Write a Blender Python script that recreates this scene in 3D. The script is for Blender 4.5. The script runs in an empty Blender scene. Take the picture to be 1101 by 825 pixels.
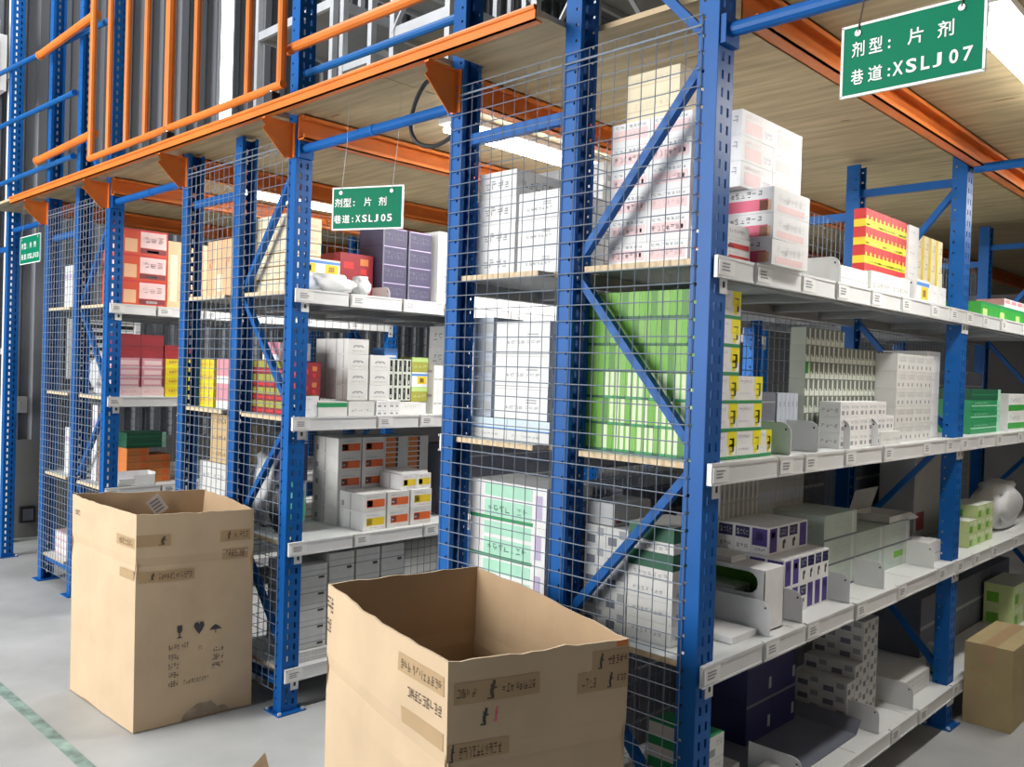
import bpy, bmesh, math, random
from mathutils import Matrix, Vector, noise
random.seed(7)
R = math.radians
SC = bpy.context.scene
COL = SC.collection

# ------------------------------------------------------------------ camera
cd = bpy.data.cameras.new('camera'); cam = bpy.data.objects.new('camera', cd); COL.objects.link(cam)
cd.sensor_fit = 'HORIZONTAL'; cd.sensor_width = 36.0; cd.lens = 930.1 / 1101 * 36.0
cd.clip_start = 0.05; cd.clip_end = 200
YAW, PIT, ROL = 0.7674, -0.0151, 0.0318
fw = Vector((-math.sin(YAW) * math.cos(PIT), math.cos(YAW) * math.cos(PIT), math.sin(PIT)))
rt = Vector((math.cos(YAW), math.sin(YAW), 0)); up = rt.cross(fw)
rt2 = rt * math.cos(ROL) + up * math.sin(ROL); up2 = up * math.cos(ROL) - rt * math.sin(ROL)
M = Matrix((rt2, up2, -fw)).transposed().to_4x4(); M.translation = Vector((1.2894, -2.1202, 1.6))
cam.matrix_world = M
SC.camera = cam

# ------------------------------------------------------------------ world, lamps of the hall, exposure
w = bpy.data.worlds.new('world'); SC.world = w; w.use_nodes = True
bg = w.node_tree.nodes['Background']; bg.inputs[0].default_value = (0.93, 0.97, 1.0, 1); bg.inputs[1].default_value = 0.5
SC.view_settings.view_transform = 'Standard'; SC.view_settings.look = 'None'
SC.view_settings.gamma = 1; SC.view_settings.use_curve_mapping = False
SC.view_settings.exposure = 0.28


def area(name, loc, target, sx, sy, power, col=(1, 1, 1)):
    l = bpy.data.lights.new(name, 'AREA'); l.shape = 'RECTANGLE'; l.size = sx; l.size_y = sy; l.energy = power; l.color = col
    o = bpy.data.objects.new(name, l); COL.objects.link(o); o.location = loc
    o.rotation_euler = (Vector(target) - Vector(loc)).to_track_quat('-Z', 'Y').to_euler()
    return o


area('hall_window', (-4.3, -8.4, 3.2), (-2.4, 0.0, 1.2), 5.4, 5.2, 1080, (1, .985, .96))
area('hall_skylight', (-4.6, -.8, 6.75), (-4.8, 0, 0), 4.6, 2.5, 200, (1, .99, .97))

# ------------------------------------------------------------------ materials
MATS = {}


def mat(name, col, rough=.55, metal=0.0, var=.05, scale=8.0, bump=0.0, emit=0.0, stretch=None, spec=.5):
    if name in MATS: return MATS[name]
    m = bpy.data.materials.new(name); m.use_nodes = True; nt = m.node_tree; b = nt.nodes['Principled BSDF']
    b.inputs['Roughness'].default_value = rough; b.inputs['Metallic'].default_value = metal
    b.inputs['Specular IOR Level'].default_value = spec
    c = (*col, 1)
    if var > 0:
        tc = nt.nodes.new('ShaderNodeTexCoord'); nz = nt.nodes.new('ShaderNodeTexNoise'); nz.inputs['Scale'].default_value = scale
        nz.inputs['Detail'].default_value = 4
        src = tc.outputs['Object']
        if stretch:
            mp = nt.nodes.new('ShaderNodeMapping'); mp.inputs['Scale'].default_value = stretch
            nt.links.new(src, mp.inputs[0]); src = mp.outputs[0]
        nt.links.new(src, nz.inputs['Vector'])
        rp = nt.nodes.new('ShaderNodeValToRGB')
        rp.color_ramp.elements[0].position = .3; rp.color_ramp.elements[1].position = .7
        rp.color_ramp.elements[0].color = (*[x * (1 - var) for x in col], 1)
        rp.color_ramp.elements[1].color = (*[min(1, x * (1 + var)) for x in col], 1)
        nt.links.new(nz.outputs['Fac'], rp.inputs[0]); nt.links.new(rp.outputs[0], b.inputs['Base Color'])
        if bump:
            bp = nt.nodes.new('ShaderNodeBump'); bp.inputs['Strength'].default_value = bump; bp.inputs['Distance'].default_value = .01
            nt.links.new(nz.outputs['Fac'], bp.inputs['Height']); nt.links.new(bp.outputs[0], b.inputs['Normal'])
    else:
        b.inputs['Base Color'].default_value = c
    if emit:
        b.inputs['Emission Color'].default_value = c; b.inputs['Emission Strength'].default_value = emit
    MATS[name] = m
    return m


mat('rack_blue', (.006, .10, .36), .42, var=.10, scale=5, spec=.22)
mat('upper_blue', (.008, .115, .38), .4, var=.10, scale=5, spec=.25)
mat('orange_steel', (.74, .20, .035), .4, var=.12, scale=4, spec=.3)
mat('zinc_wire', (.19, .23, .29), .5, metal=0, var=.05)
mat('plate_white', (.72, .73, .74), .4, var=.04)
mat('steel_grey', (.30, .31, .32), .45, var=.08)
mat('silver_steel', (.55, .58, .62), .38, metal=.3, var=.08)
mat('dark_slot', (.03, .03, .035), .7, var=0)
mat('deck_laminate', (.70, .72, .71), .4, var=.04, scale=3)
mat('chipboard', (.66, .52, .34), .7, var=.15, scale=60)
mat('rail_white', (.72, .73, .73), .4, var=.03)
mat('label_paper', (.80, .80, .79), .6, var=.03)
mat('print_grey', (.30, .31, .33), .7, var=0)
mat('ink', (.05, .05, .06), .7, var=0)
mat('ink_brown', (.10, .07, .05), .8, var=0)
mat('plywood', (.41, .33, .19), .6, var=.24, scale=3.0, stretch=(1.0, 9.0, 9.0))
mat('ply_edge', (.55, .42, .26), .7, var=.1)
mat('ply_knot', (.20, .13, .07), .8, var=.2)
mat('concrete', (.40, .41, .41), .5, var=.16, scale=2.2, bump=.05)
mat('floor_green', (.21, .30, .27), .6, var=.45, scale=14)
mat('cladding', (.13, .14, .16), .42, var=.35, scale=2, stretch=(1, 1, .15))
mat('wall_grey', (.17, .17, .17), .8, var=.08, scale=2)
mat('pipe_white', (.78, .78, .80), .45, var=.05)
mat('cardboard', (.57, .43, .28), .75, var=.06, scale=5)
mat('dust_stain', (.34, .27, .20), .9, var=.25, scale=20)
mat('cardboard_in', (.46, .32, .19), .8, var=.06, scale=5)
mat('cardboard_edge', (.68, .53, .36), .8, var=.1, scale=30)
mat('tape_brown', (.44, .30, .16), .35, var=.05)
mat('carton_tan', (.42, .33, .17), .75, var=.06)
mat('sign_green', (.0, .19, .10), .55, var=.04, spec=.12)
mat('sign_white', (.88, .90, .88), .5, var=0)
mat('tube_lamp', (1, .97, .93), .5, var=0, emit=14.0)
mat('daylight', (.95, .97, 1.0), .5, var=0, emit=4.5)
mat('black_rubber', (.015, .015, .017), .5, var=0)
mat('grey_roof', (.20, .23, .24), .6, var=.1)
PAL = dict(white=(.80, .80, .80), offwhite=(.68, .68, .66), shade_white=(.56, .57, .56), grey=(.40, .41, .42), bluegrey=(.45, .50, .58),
           paleblue=(.62, .74, .82), lime=(.15, .43, .03), limelight=(.52, .72, .25), limewhite=(.68, .80, .52), yellow=(.86, .76, .01), darkgreen=(.01, .10, .05),
           green=(.02, .28, .10), midgreen=(.04, .36, .05), mint=(.40, .72, .55), palegreen=(.47, .55, .50), creamgreen=(.55, .66, .30),
           pink=(.66, .29, .35), rose=(.78, .10, .20), palepink=(.85, .62, .62), red=(.62, .03, .03), darkred=(.30, .02, .03), orange=(.70, .13, .03),
           rust=(.62, .20, .05), peach=(.86, .50, .28), cream=(.84, .74, .52), kraft=(.62, .45, .24), gold=(.85, .62, .03), navy=(.012, .012, .085), violet=(.07, .04, .24),
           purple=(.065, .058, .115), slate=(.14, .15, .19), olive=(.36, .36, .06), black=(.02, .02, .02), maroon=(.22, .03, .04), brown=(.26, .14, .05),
           skyblue=(.10, .28, .70), lilac=(.50, .42, .62), sand=(.74, .62, .42), lime2=(.20, .46, .07), lime3=(.07, .26, .02), redorange=(.66, .07, .02), greystripe=(.13, .15, .13), stripewhite=(.62, .66, .58))
for k_, v_ in PAL.items(): mat(k_, v_, .5, var=.05, scale=14)


# ------------------------------------------------------------------ mesh helpers
class MB:
    def __init__(s): s.v = []; s.f = []; s.m = []; s.mats = []

    def mi(s, name):
        if name not in s.mats: s.mats.append(name)
        return s.mats.index(name)

    def quad(s, pts, m):
        n = len(s.v); s.v += [tuple(p) for p in pts]; s.f.append(tuple(range(n, n + len(pts)))); s.m.append(s.mi(m))

    def box(s, x0, x1, y0, y1, z0, z1, m, faces=None):
        n = len(s.v)
        s.v += [(x, y, z) for z in (z0, z1) for y in (y0, y1) for x in (x0, x1)]
        F = [('-z', (0, 2, 3, 1)), ('z', (4, 5, 7, 6)), ('-y', (0, 1, 5, 4)), ('y', (2, 6, 7, 3)), ('-x', (0, 4, 6, 2)), ('x', (1, 3, 7, 5))]
        for k, f in F:
            mm = m if not faces else faces.get(k, faces.get(k[-1], m))
            s.f.append(tuple(n + i for i in f)); s.m.append(s.mi(mm))

    def bar(s, a, b, wdt, hgt, m, upv=(0, 0, 1)):
        a = Vector(a); b = Vector(b); d = (b - a).normalized(); u = Vector(upv)
        if abs(d.dot(u)) > .98: u = Vector((0, 1, 0))
        sd = d.cross(u).normalized(); u = sd.cross(d).normalized(); n = len(s.v)
        for p in (a, b):
            for i, j in ((-1, -1), (1, -1), (1, 1), (-1, 1)): s.v.append(tuple(p + sd * i * wdt / 2 + u * j * hgt / 2))
        for f in ((0, 1, 2, 3), (7, 6, 5, 4), (0, 4, 5, 1), (1, 5, 6, 2), (2, 6, 7, 3), (3, 7, 4, 0)):
            s.f.append(tuple(n + i for i in f)); s.m.append(s.mi(m))

    def tube(s, pts, r, m, n=8, caps=True):
        pts = [Vector(p) for p in pts]; base = len(s.v); k = len(pts)
        for i, p in enumerate(pts):
            d = (pts[min(i + 1, k - 1)] - pts[max(i - 1, 0)]).normalized(); u = Vector((0, 0, 1))
            if abs(d.dot(u)) > .95: u = Vector((0, 1, 0))
            a = d.cross(u).normalized(); b = a.cross(d)
            for j in range(n):
                t = 2 * math.pi * j / n; s.v.append(tuple(p + a * math.cos(t) * r + b * math.sin(t) * r))
        for i in range(k - 1):
            for j in range(n):
                s.f.append((base + i * n + j, base + i * n + (j + 1) % n, base + (i + 1) * n + (j + 1) % n, base + (i + 1) * n + j)); s.m.append(s.mi(m))
        if caps:
            s.f.append(tuple(base + j for j in range(n))[::-1]); s.m.append(s.mi(m))
            s.f.append(tuple(base + (k - 1) * n + j for j in range(n))); s.m.append(s.mi(m))

    def mesh(s, name):
        me = bpy.data.meshes.new(name); me.from_pydata(s.v, [], s.f)
        for q in s.mats: me.materials.append(MATS[q])
        me.polygons.foreach_set('material_index', s.m); me.update()
        return me

    def build(s, name, parent=None, loc=None):
        return link(name, s.mesh(name), parent, loc)


def link(name, me, parent=None, loc=None, rz=0):
    o = bpy.data.objects.new(name, me); COL.objects.link(o)
    if parent: o.parent = parent
    if loc: o.location = loc
    if rz: o.rotation_euler = (0, 0, rz)
    return o


def smooth(o, ang=40):
    for p in o.data.polygons: p.use_smooth = True
    return o


def tag(o, label=None, cat=None, group=None, kind=None):
    if label: o['label'] = label
    if cat: o['category'] = cat
    if group: o['group'] = group
    if kind: o['kind'] = kind
    return o


def empty(name, loc=(0, 0, 0), rz=0):
    o = bpy.data.objects.new(name, None); o.empty_display_size = .1; COL.objects.link(o); o.location = loc; o.rotation_euler = (0, 0, rz)
    return o


ORD = ['first', 'second', 'third', 'fourth', 'fifth', 'sixth', 'seventh', 'eighth', 'ninth', 'tenth', 'eleventh', 'twelfth', 'thirteenth', 'fourteenth',
       'fifteenth', 'sixteenth', 'seventeenth', 'eighteenth', 'nineteenth', 'twentieth', 'twenty-first', 'twenty-second', 'twenty-third', 'twenty-fourth']

# ------------------------------------------------------------------ setting: floor, walls, roof
b = MB(); b.box(-9, 6, -9, 12, -.1, 0, 'concrete'); flo = b.build('floor'); tag(flo, kind='structure')
b = MB(); b.box(-6.9, 3.2, -.85, -.80, 0, .0015, 'floor_green'); b.build('marking_line', flo)
wl = MB(); wl.box(-7.3, -7.06, -9, 12, 0, 7, 'wall_grey'); wl = wl.build('wall_left'); tag(wl, kind='structure')
b = MB(); b.box(-7.06, -7.0, -9, 12, 0, .86, 'wall_grey'); b.build('concrete_plinth', wl)
pm = MB()
for i in range(5):                                               # one ribbed sheet 0.9 m wide
    y = i * .18
    P = [(0, y), (0, y + .06), (.035, y + .085), (.035, y + .155), (0, y + .18)]
    for (xa, ya), (xb, yb) in zip(P, P[1:]): pm.quad([(xa, ya, 0), (xb, yb, 0), (xb, yb, 6.1), (xa, ya, 6.1)], 'cladding')
pmesh = pm.mesh('cladding_sheet')
for i in range(-4, 13):
    y = i * .9 - .02
    if abs(y - 1.78) < .05: y = y
    link('cladding_sheet', pmesh, wl, (-7.05, y, .86))
wn = MB(); wn.box(-7.01, -6.99, 2.08, 2.21, 3.2, 6.4, 'daylight'); wn.box(-7.0, -6.985, 2.065, 2.08, 3.2, 6.4, 'steel_grey'); wn.box(-7.0, -6.985, 2.21, 2.225, 3.2, 6.4, 'steel_grey')
tag(wn.build('window_1'), kind='structure')
wb = MB(); wb.box(-9, 6, 10.0, 10.2, 0, 7, 'wall_grey'); tag(wb.build('wall_back'), kind='structure')
wb = MB(); wb.box(6.0, 6.2, -9, 10.2, 0, 7, 'wall_grey'); tag(wb.build('wall_right'), kind='structure')
wb = MB(); wb.box(-9, 6.2, -9.2, -9.0, 0, 7, 'wall_grey'); tag(wb.build('wall_front'), kind='structure')
rf = MB()
for i in range(30):
    x = -7.3 + i * .45
    rf.box(x, x + .42, -9.1, 10.2, 6.9, 6.95, 'grey_roof'); rf.box(x + .42, x + .45, -9.1, 10.2, 6.93, 6.98, 'grey_roof')
tag(rf.build('roof'), kind='structure')
for y in (1.5, 4, 6.5, 9):
    t = MB(); t.bar((-7, y, 6.7), (6, y, 6.7), .08, .16, 'silver_steel'); tag(t.build('roof_beam'), kind='structure')

# louvre vent in the left wall
lv = empty('wall_vent', (-6.96, .68, 1.40)); tag(lv, 'white louvred wall vent seen through the farthest rack', 'vent')
b = MB()
for (y0, y1, z0, z1) in ((0, .64, 0, .05), (0, .64, .53, .58), (0, .05, .05, .53), (.59, .64, .05, .53)): b.box(0, .04, y0, y1, z0, z1, 'white')
b.build('frame', lv)
b = MB(); b.box(-.02, -.01, .05, .59, .05, .53, 'black'); b.build('backing', lv)
sm = MB(); sm.quad([(0, .05, 0), (0, .59, 0), (.03, .59, -.03), (.03, .05, -.03)], 'white'); sm.quad([(0, .05, .006), (.03, .05, -.024), (.03, .59, -.024), (0, .59, .006)], 'white'); sm.quad([(.03, .05, -.03), (.03, .59, -.03), (.03, .59, -.024), (.03, .05, -.024)], 'white'); sm = sm.mesh('slat')
for k in range(7): link('slat', sm, lv, (0, 0, .12 + k * .068))

# white down-pipe and boxes on the wall
dp = MB(); dp.tube([(-6.86, .19, 0), (-6.86, .19, 6.5)], .055, 'pipe_white', 14); dpo = dp.build('drain_pipe'); tag(dpo, 'tall white drain pipe running up the dark wall', 'pipe')
for z in (.95, 1.6, 3.9):
    c = MB(); c.tube([(-6.86, .19, z), (-6.86, .19, z + .05)], .063, 'pipe_white', 14); c.build('collar', dpo)
sb = MB(); sb.box(-6.99, -6.93, .27, .36, 1.1, 1.24, 'plate_white'); sb.box(-6.93, -6.925, .295, .335, 1.13, 1.2, 'offwhite'); tag(sb.build('socket_box'), 'small white socket box beside the drain pipe', 'socket')
ju = MB(); ju.box(-6.99, -6.94, .33, .45, .14, .28, 'black_rubber'); ju.box(-6.94, -6.93, .35, .43, .16, .26, 'slate'); tag(ju.build('junction_box'), 'small black junction box low on the grey plinth', 'box')
ab = empty('meter_box', (-6.78, -.24, 3.78)); tag(ab, 'white meter cabinet with dark window high on the wall', 'cabinet')
b = MB(); b.box(-.22, 0, 0, .34, 0, .46, 'pipe_white'); b.build('case', ab)
b = MB(); b.box(0, .008, .06, .28, .06, .40, 'slate'); b.box(.008, .012, .06, .28, .21, .225, 'pipe_white'); b.build('window', ab)
b = MB(); b.box(-.2, -.02, .05, .29, .46, .58, 'pipe_white'); b.build('cap', ab)

# ------------------------------------------------------------------ racks
WX, WY = .064, .085       # flange depth along x, web width along y
BAY = 2.19
LEV = [.200, .780, 1.352, 1.937]


def perforated(mb, P, w, h, cols, hw, hh, pitch, z0, m):
    """sheet of width w and height h with rows of real slots; P(s, z) -> point"""
    zs = [0.0]; z = z0; rows = []
    while z + hh < h - .02:
        rows.append((z, z + hh)); z += pitch
    xs = [0.0]
    for c in cols: xs += [c - hw / 2, c + hw / 2]
    xs.append(w)
    prev = 0.0
    def q(a, b_, c, d): mb.quad([P(a, c), P(b_, c), P(b_, d), P(a, d)], m)
    for (a, b_) in rows:
        q(0, w, prev, a)
        for i in range(0, len(xs) - 1, 2): q(xs[i], xs[i + 1], a, b_)
        prev = b_
    q(0, w, prev, h)


UPM = {}


def upright_mesh(h, side):
    """C-section post: web at x=0 facing +side, open the other way, y 0..WY"""
    key = (round(h, 3), side)
    if key in UPM: return UPM[key]
    mb = MB(); s = side; m = 'rack_blue'
    perforated(mb, lambda a, z: (0, a, z), WY, h, (.026, .060), .011, .026, .05, .03, m)                 # web with two rows of slots
    perforated(mb, lambda a, z: (-s * a, 0, z), WX, h, (.046,), .009, .009, .05, .05, m)                  # flange facing the main aisle
    perforated(mb, lambda a, z: (-s * a, WY, z), WX, h, (.046,), .009, .009, .05, .05, m)
    for y0, y1 in ((0, .016), (WY - .016, WY)):
        mb.quad([(-s * WX, y0, 0), (-s * WX, y1, 0), (-s * WX, y1, h), (-s * WX, y0, h)], m)
    UPM[key] = mb.mesh('upright'); return UPM[key]


bpm = MB(); bpm.box(-.10, .03, -.03, WY + .03, 0, .006, 'rack_blue')
for x, y in ((-.085, -.018), (.018, -.018), (.018, WY + .018)): bpm.tube([(x, y, .006), (x, y, .016)], .009, 'silver_steel', 6)
bpm_r = bpm.mesh('base_plate')
bpl = MB(); bpl.box(-.03, .10, -.03, WY + .03, 0, .006, 'rack_blue'); bpm_l = bpl.mesh('base_plate')


def upright(root, x, y, h, side):
    o = link('upright', upright_mesh(h, side), root, (x, y, .006))
    sm_ = o.modifiers.new('sheet', 'SOLIDIFY'); sm_.thickness = .002; sm_.offset = 0
    link('base_plate', bpm_r if side > 0 else bpm_l, o, (0, 0, -.006))
    return o


def mesh_panel(root, a, b_, z0, z1, name='wire_mesh', pitch=.05, r=.0018, frame=True):
    """welded wire grid between two plan points"""
    a = Vector((*a, 0)); b_ = Vector((*b_, 0)); L = (b_ - a).length; mb = MB(); n = int(L / pitch); u = (b_ - a) / L
    nrm = Vector((-u.y, u.x, 0))
    for i in range(n + 1):
        p = a + u * (i * L / n); mb.tube([p + Vector((0, 0, z0)), p + Vector((0, 0, z1))], r, 'zinc_wire', 4, False)
    k = int((z1 - z0) / pitch)
    for j in range(k + 1):
        z = z0 + j * (z1 - z0) / k; rr = r
        mb.tube([a + nrm * .004 + Vector((0, 0, z)), b_ + nrm * .004 + Vector((0, 0, z))], rr, 'zinc_wire', 4, False)
    if frame:
        mb.tube([a + Vector((0, 0, z1 - .03)), b_ + Vector((0, 0, z1 - .03))], .0035, 'zinc_wire', 6)
    o = mb.build(name, root); o['kind'] = 'stuff'
    return o


def hole_box(mb, x0, x1, y0, y1, z0, z1, m): mb.box(x0, x1, y0, y1, z0, z1, m)


def shelf(root, xf, xb, y0, y1, z, cuts, labels=True, seed=0):
    """one shelf level of one bay; xf = aisle edge, xb = middle of the row; parts in a shelf > deck_panel, price_rail, label_card, beam_connector"""
    rnd = random.Random(seed); s = 1 if xf > xb else -1
    ya, yb = y0 + .043, y1 + .043
    mb = MB()                                                      # steel beams under the decks
    mb.box(min(xf - s * .002, xf - s * .04), max(xf - s * .002, xf - s * .04), y0 + WY, y1, z - .062, z - .018, 'steel_grey')
    mb.box(min(xb, xb + s * .035), max(xb, xb + s * .035), y0 + WY, y1, z - .062, z - .018, 'steel_grey')
    for k in range(1, 5):
        y = ya + (yb - ya) * k / 5; mb.box(min(xb, xf - s * .04), max(xb, xf - s * .04), y - .02, y + .02, z - .05, z - .018, 'steel_grey')
    sh = mb.build('shelf', root)
    n = 4; x0, x1 = sorted((xb + s * .002, xf + s * .004))
    for k in range(n):
        e0 = (y0 + .002 if k == 0 else ya + (yb - ya) * k / n + .002); e1 = ya + (yb - ya) * (k + 1) / n - .002
        notch = []
        d = MB(); xa_, xb_ = x0, x1
        if k == 0:                                                  # the end board stops short of the posts
            d.box(xb + s * .07 if s > 0 else xf + .068, xf - .068 if s > 0 else xb - .07, e0 + .01, y0 + WY + .004, z - .018, z, 'deck_laminate', {'x': 'chipboard', 'y': 'chipboard', '-z': 'steel_grey'})
            e0 = y0 + WY + .004
        if k == n - 1: e1 = y1 - .004
        d.box(xa_, xb_, e0, e1, z - .018, z, 'deck_laminate', {'x': 'chipboard', 'y': 'chipboard', '-z': 'steel_grey'})
        d.build('deck_panel', sh)
    cuts = [c for c in cuts if c < y1 - y0 - .1]
    ed = [0.0] + list(cuts) + [y1 - y0]
    for a, c in zip(ed, ed[1:]):
        r_ = MB(); t = .010 + rnd.random() * .006
        X0, X1 = sorted((xf + s * .006, xf + s * (.006 + t)))
        r_.box(X0, X1, y0 + a + .004 + (WY * .05), y0 + c - .006, z - .058, z + .004, 'rail_white')
        X2, X3 = sorted((xf + s * (.006 + t), xf + s * (.009 + t)))
        r_.box(X2, X3, y0 + a + .004, y0 + c - .006, z - .004, z + .004, 'rail_white')
        r_.box(X2, X3, y0 + a + .004, y0 + c - .006, z - .058, z - .052, 'rail_white')
        r_.build('price_rail', sh)
        if labels:
            l_ = MB(); Lc = min(.085, (c - a) * .5); y = y0 + a + .012
            X2, X3 = sorted((xf + s * (.007 + t), xf + s * (.0095 + t)))
            l_.box(X2, X3, y, y + Lc, z - .05, z - .006, 'label_paper')
            xx = xf + s * (.0101 + t)
            for q in range(3):
                l_.quad([(xx, y + .015, z - .020 - q * .009), (xx, y + .015 + Lc * (.35 + .3 * rnd.random()), z - .020 - q * .009), (xx, y + .015 + Lc * .5, z - .015 - q * .009), (xx, y + .015, z - .015 - q * .009)], 'print_grey')
            l_.build('label_card', sh)
    for yy in (y0, y1):                                              # white hooked end plates on the posts
        c = MB(); X0, X1 = sorted((xf + s * .0015, xf + s * .005)); e = 1 if yy == y0 else -1
        yc = yy + (.045 if e > 0 else 0); c.box(X0, X1, yc, yc + .040, z - .10, z + .002, 'plate_white')
        xx = xf + s * .0055
        for zc in (z - .028, z - .074): c.quad([(xx, yc + .014, zc - .009), (xx, yc + .026, zc - .009), (xx, yc + .026, zc + .009), (xx, yc + .014, zc + .009)], 'dark_slot')
        c.build('beam_connector', sh)
    return sh


def diag(root, a, b_, wdt=.028, name='diagonal_brace'):
    mb = MB(); a = Vector(a); b_ = Vector(b_); mb.bar(a, b_, .026, wdt, 'rack_blue', (0, 1, 0))
    for p, q in ((a, b_), (b_, a)):
        d = (q - p).normalized(); mb.tube([p + d * .015 + Vector((0, -.022, 0)), p + d * .015 + Vector((0, -.012, 0))], .008, 'silver_steel', 6)
    return mb.build(name, root)


def rack_row(label, xr, xm, xl, frames, tops, levels_r, levels_l, cuts, mid_mesh=True, near_mesh=True):
    """double-sided row: posts at xr (web faces +x), xm and xl (webs face -x); bays along +y"""
    root = empty('storage_rack', (0, 0, 0)); tag(root, label, 'rack', 'double-sided storage racks')
    for fi in range(frames):
        y = fi * BAY; tr, tm, tl = tops if fi == 0 else (2.68, 2.68, 2.68)
        upright(root, xr, y, tr, 1); upright(root, xm, y, tm, -1); upright(root, xl, y, tl, -1)
        yb = y + .043; zt = [2.52, 1.935, 1.36, .79, .23]
        a, c = xr - .05, xm + .05
        for k in range(4):
            p, q = (a, c) if k % 2 == 0 else (c, a)
            diag(root, (p, yb, zt[k] - (.02 if k else 0)), (q, yb, zt[k + 1] + .02))
        if tm > 2.7: diag(root, (c, yb, 3.05), (a, yb, 2.56))
        hz = MB(); hz.bar((xr - WX, yb, 2.545), (xm, yb, 2.545), .026, .036, 'rack_blue') if (fi > 0 or tm < 2.7) else hz.bar((xr - WX, yb, .12), (xm, yb, .12), .026, .036, 'rack_blue')
        hz.build('horizontal_brace', root)
        for z in (2.435, .16): hb = MB(); hb.bar((xm, yb, z), (xl + WX, yb, z), .026, .04, 'rack_blue'); hb.build('horizontal_brace', root)
    if near_mesh:
        mesh_panel(root, (xr - .05, -.006), (xm + .004, -.006), .10, 2.62); mesh_panel(root, (xm - .004, -.006), (xl + .01, -.006), .10, 2.62)
    if mid_mesh and frames > 1:
        mesh_panel(root, (xm - .012, .1), (xm - .012, (frames - 1) * BAY), .10, 2.40, frame=False)
    for fi in range(frames - 1):
        for li, z in enumerate(LEV):
            if li in levels_r: shelf(root, xr, xm + .03, fi * BAY, (fi + 1) * BAY, z, cuts[li] if fi == 0 else [.25, .55, .95, 1.45, 1.8], seed=int(abs(xr) * 100) + fi * 10 + li)
            if li in levels_l: shelf(root, xl, xm - .03, fi * BAY, (fi + 1) * BAY, z, [.4, .8, 1.3, 1.7], seed=int(abs(xl) * 100) + fi * 10 + li)
    return root


CUT_A = {3: [.215, .52, .78, 1.08, 1.38, 1.72, 1.96], 2: [.40, .58, .90, 1.25, 1.69, 1.98], 1: [.355, .65, 1.045, 1.46, 1.95], 0: [.5, .95, 1.45, 1.76]}
CUT_B = {3: [.30, .62, .9, 1.4, 1.8], 2: [.48, .75, 1.2, 1.7], 1: [.36, .8, 1.3, 1.8], 0: [.5, 1.0, 1.5]}
A1, A2, A3, B1, B2, B3, C1, C2, C3 = 0, -.563, -1.109, -2.152, -2.703, -3.27, -4.268, -4.85, -5.423
rackA = rack_row('nearest blue storage rack, white shelves, stacked high with packs', A1, A2, A3, 3, (4.6, 4.6, 4.6), (0, 1, 2, 3), (1, 2, 3), CUT_A)
rackB = rack_row('middle blue storage rack behind the tall open carton', B1, B2, B3, 3, (4.6, 2.70, 2.70), (0, 1, 2, 3), (1, 2, 3), CUT_B)
rackC = rack_row('third blue storage rack, in front of the louvred vent', C1, C2, C3, 2, (4.6, 4.6, 4.6), (0, 1, 2, 3), (0, 1, 2, 3), CUT_B)
rackE = rack_row('unseen blue storage rack added across the aisle to shade it', 2.17, 1.607, 1.06, 3, (2.7, 2.7, 2.7), (), (0, 1, 2, 3), CUT_A, False, True)  # added outside the frame; with its cartons it keeps light off the aisle shelves
rd = empty('storage_rack', (0, 0, 0)); tag(rd, 'lone blue post of the rack next to the white drain pipe', 'rack', 'double-sided storage racks')
upright(rd, -6.27, 0, 4.6, 1)
hb = MB(); hb.bar((-6.33, .043, 2.44), (-6.75, .043, 2.44), .026, .04, 'rack_blue'); hb.build('horizontal_brace', rd)

# ------------------------------------------------------------------ mezzanine floor over the racks (setting)
cei = empty('ceiling'); cei['kind'] = 'structure'
ZP = 2.715
NOTCH = sorted([(c - .008, c + WX + .008) for c in (A3, C2, C3)] + [(c - WX - .008, c + .008) for c in (B1, C1)])
for i in range(8):
    y0 = -.15 + i * 1.22; y1 = y0 + 1.215
    for j in range(5):
        x0 = -6.3 + j * 2.44; x1 = min(x0 + 2.435, 3.4); mb = MB(); ya = y0
        if i == 0:
            PF = {'y': 'ply_edge', 'x': 'ply_edge'}; mb.box(x0, x1, .095, y1, ZP, ZP + .018, 'plywood', PF)
            ed = [x0] + [q for p in NOTCH for q in p if x0 < q < min(x1, -.57)] + [min(x1, -.57)]      # front strip, notched for the tall posts
            if ed[-1] > x0:
                inside = any(p0 <= x0 < p1 for p0, p1 in NOTCH)
                for q0, q1 in zip(ed, ed[1:]):
                    if not inside: mb.box(q0, q1, ya, .095, ZP, ZP + .018, 'plywood', PF)
                    inside = not inside
        else: mb.box(x0, x1, ya, y1, ZP, ZP + .018, 'plywood', {'y': 'ply_edge', 'x': 'ply_edge'})
        rr = random.Random(i * 7 + j)
        for _ in range(5):
            kx, ky = x0 + rr.random() * (x1 - x0), max(ya, .1) + rr.random() * (y1 - max(ya, .1)); l_ = .02 + .05 * rr.random(); z = ZP - .0006
            mb.quad([(kx + l_ * math.cos(t), ky + .007 * math.sin(t), z) for t in (0, 1.05, 2.1, 3.14, 4.2, 5.2)], 'ply_knot')
        mb.build('plywood_panel', cei)


def joist(x, y0, y1):
    """roll-formed orange beam along y: web with flanges"""
    mb = MB(); zb, zt = 2.605, ZP - .001
    mb.box(x - .003, x + .003, y0, y1, zb, zt, 'orange_steel'); mb.box(x - .003, x + .05, y0, y1, zb, zb + .006, 'orange_steel'); mb.box(x - .003, x + .05, y0, y1, zt - .006, zt, 'orange_steel')
    mb.box(x + .044, x + .05, y0, y1, zb, zb + .022, 'orange_steel'); mb.box(x + .044, x + .05, y0, y1, zt - .022, zt, 'orange_steel')
    mb.build('joist', cei)


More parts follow.
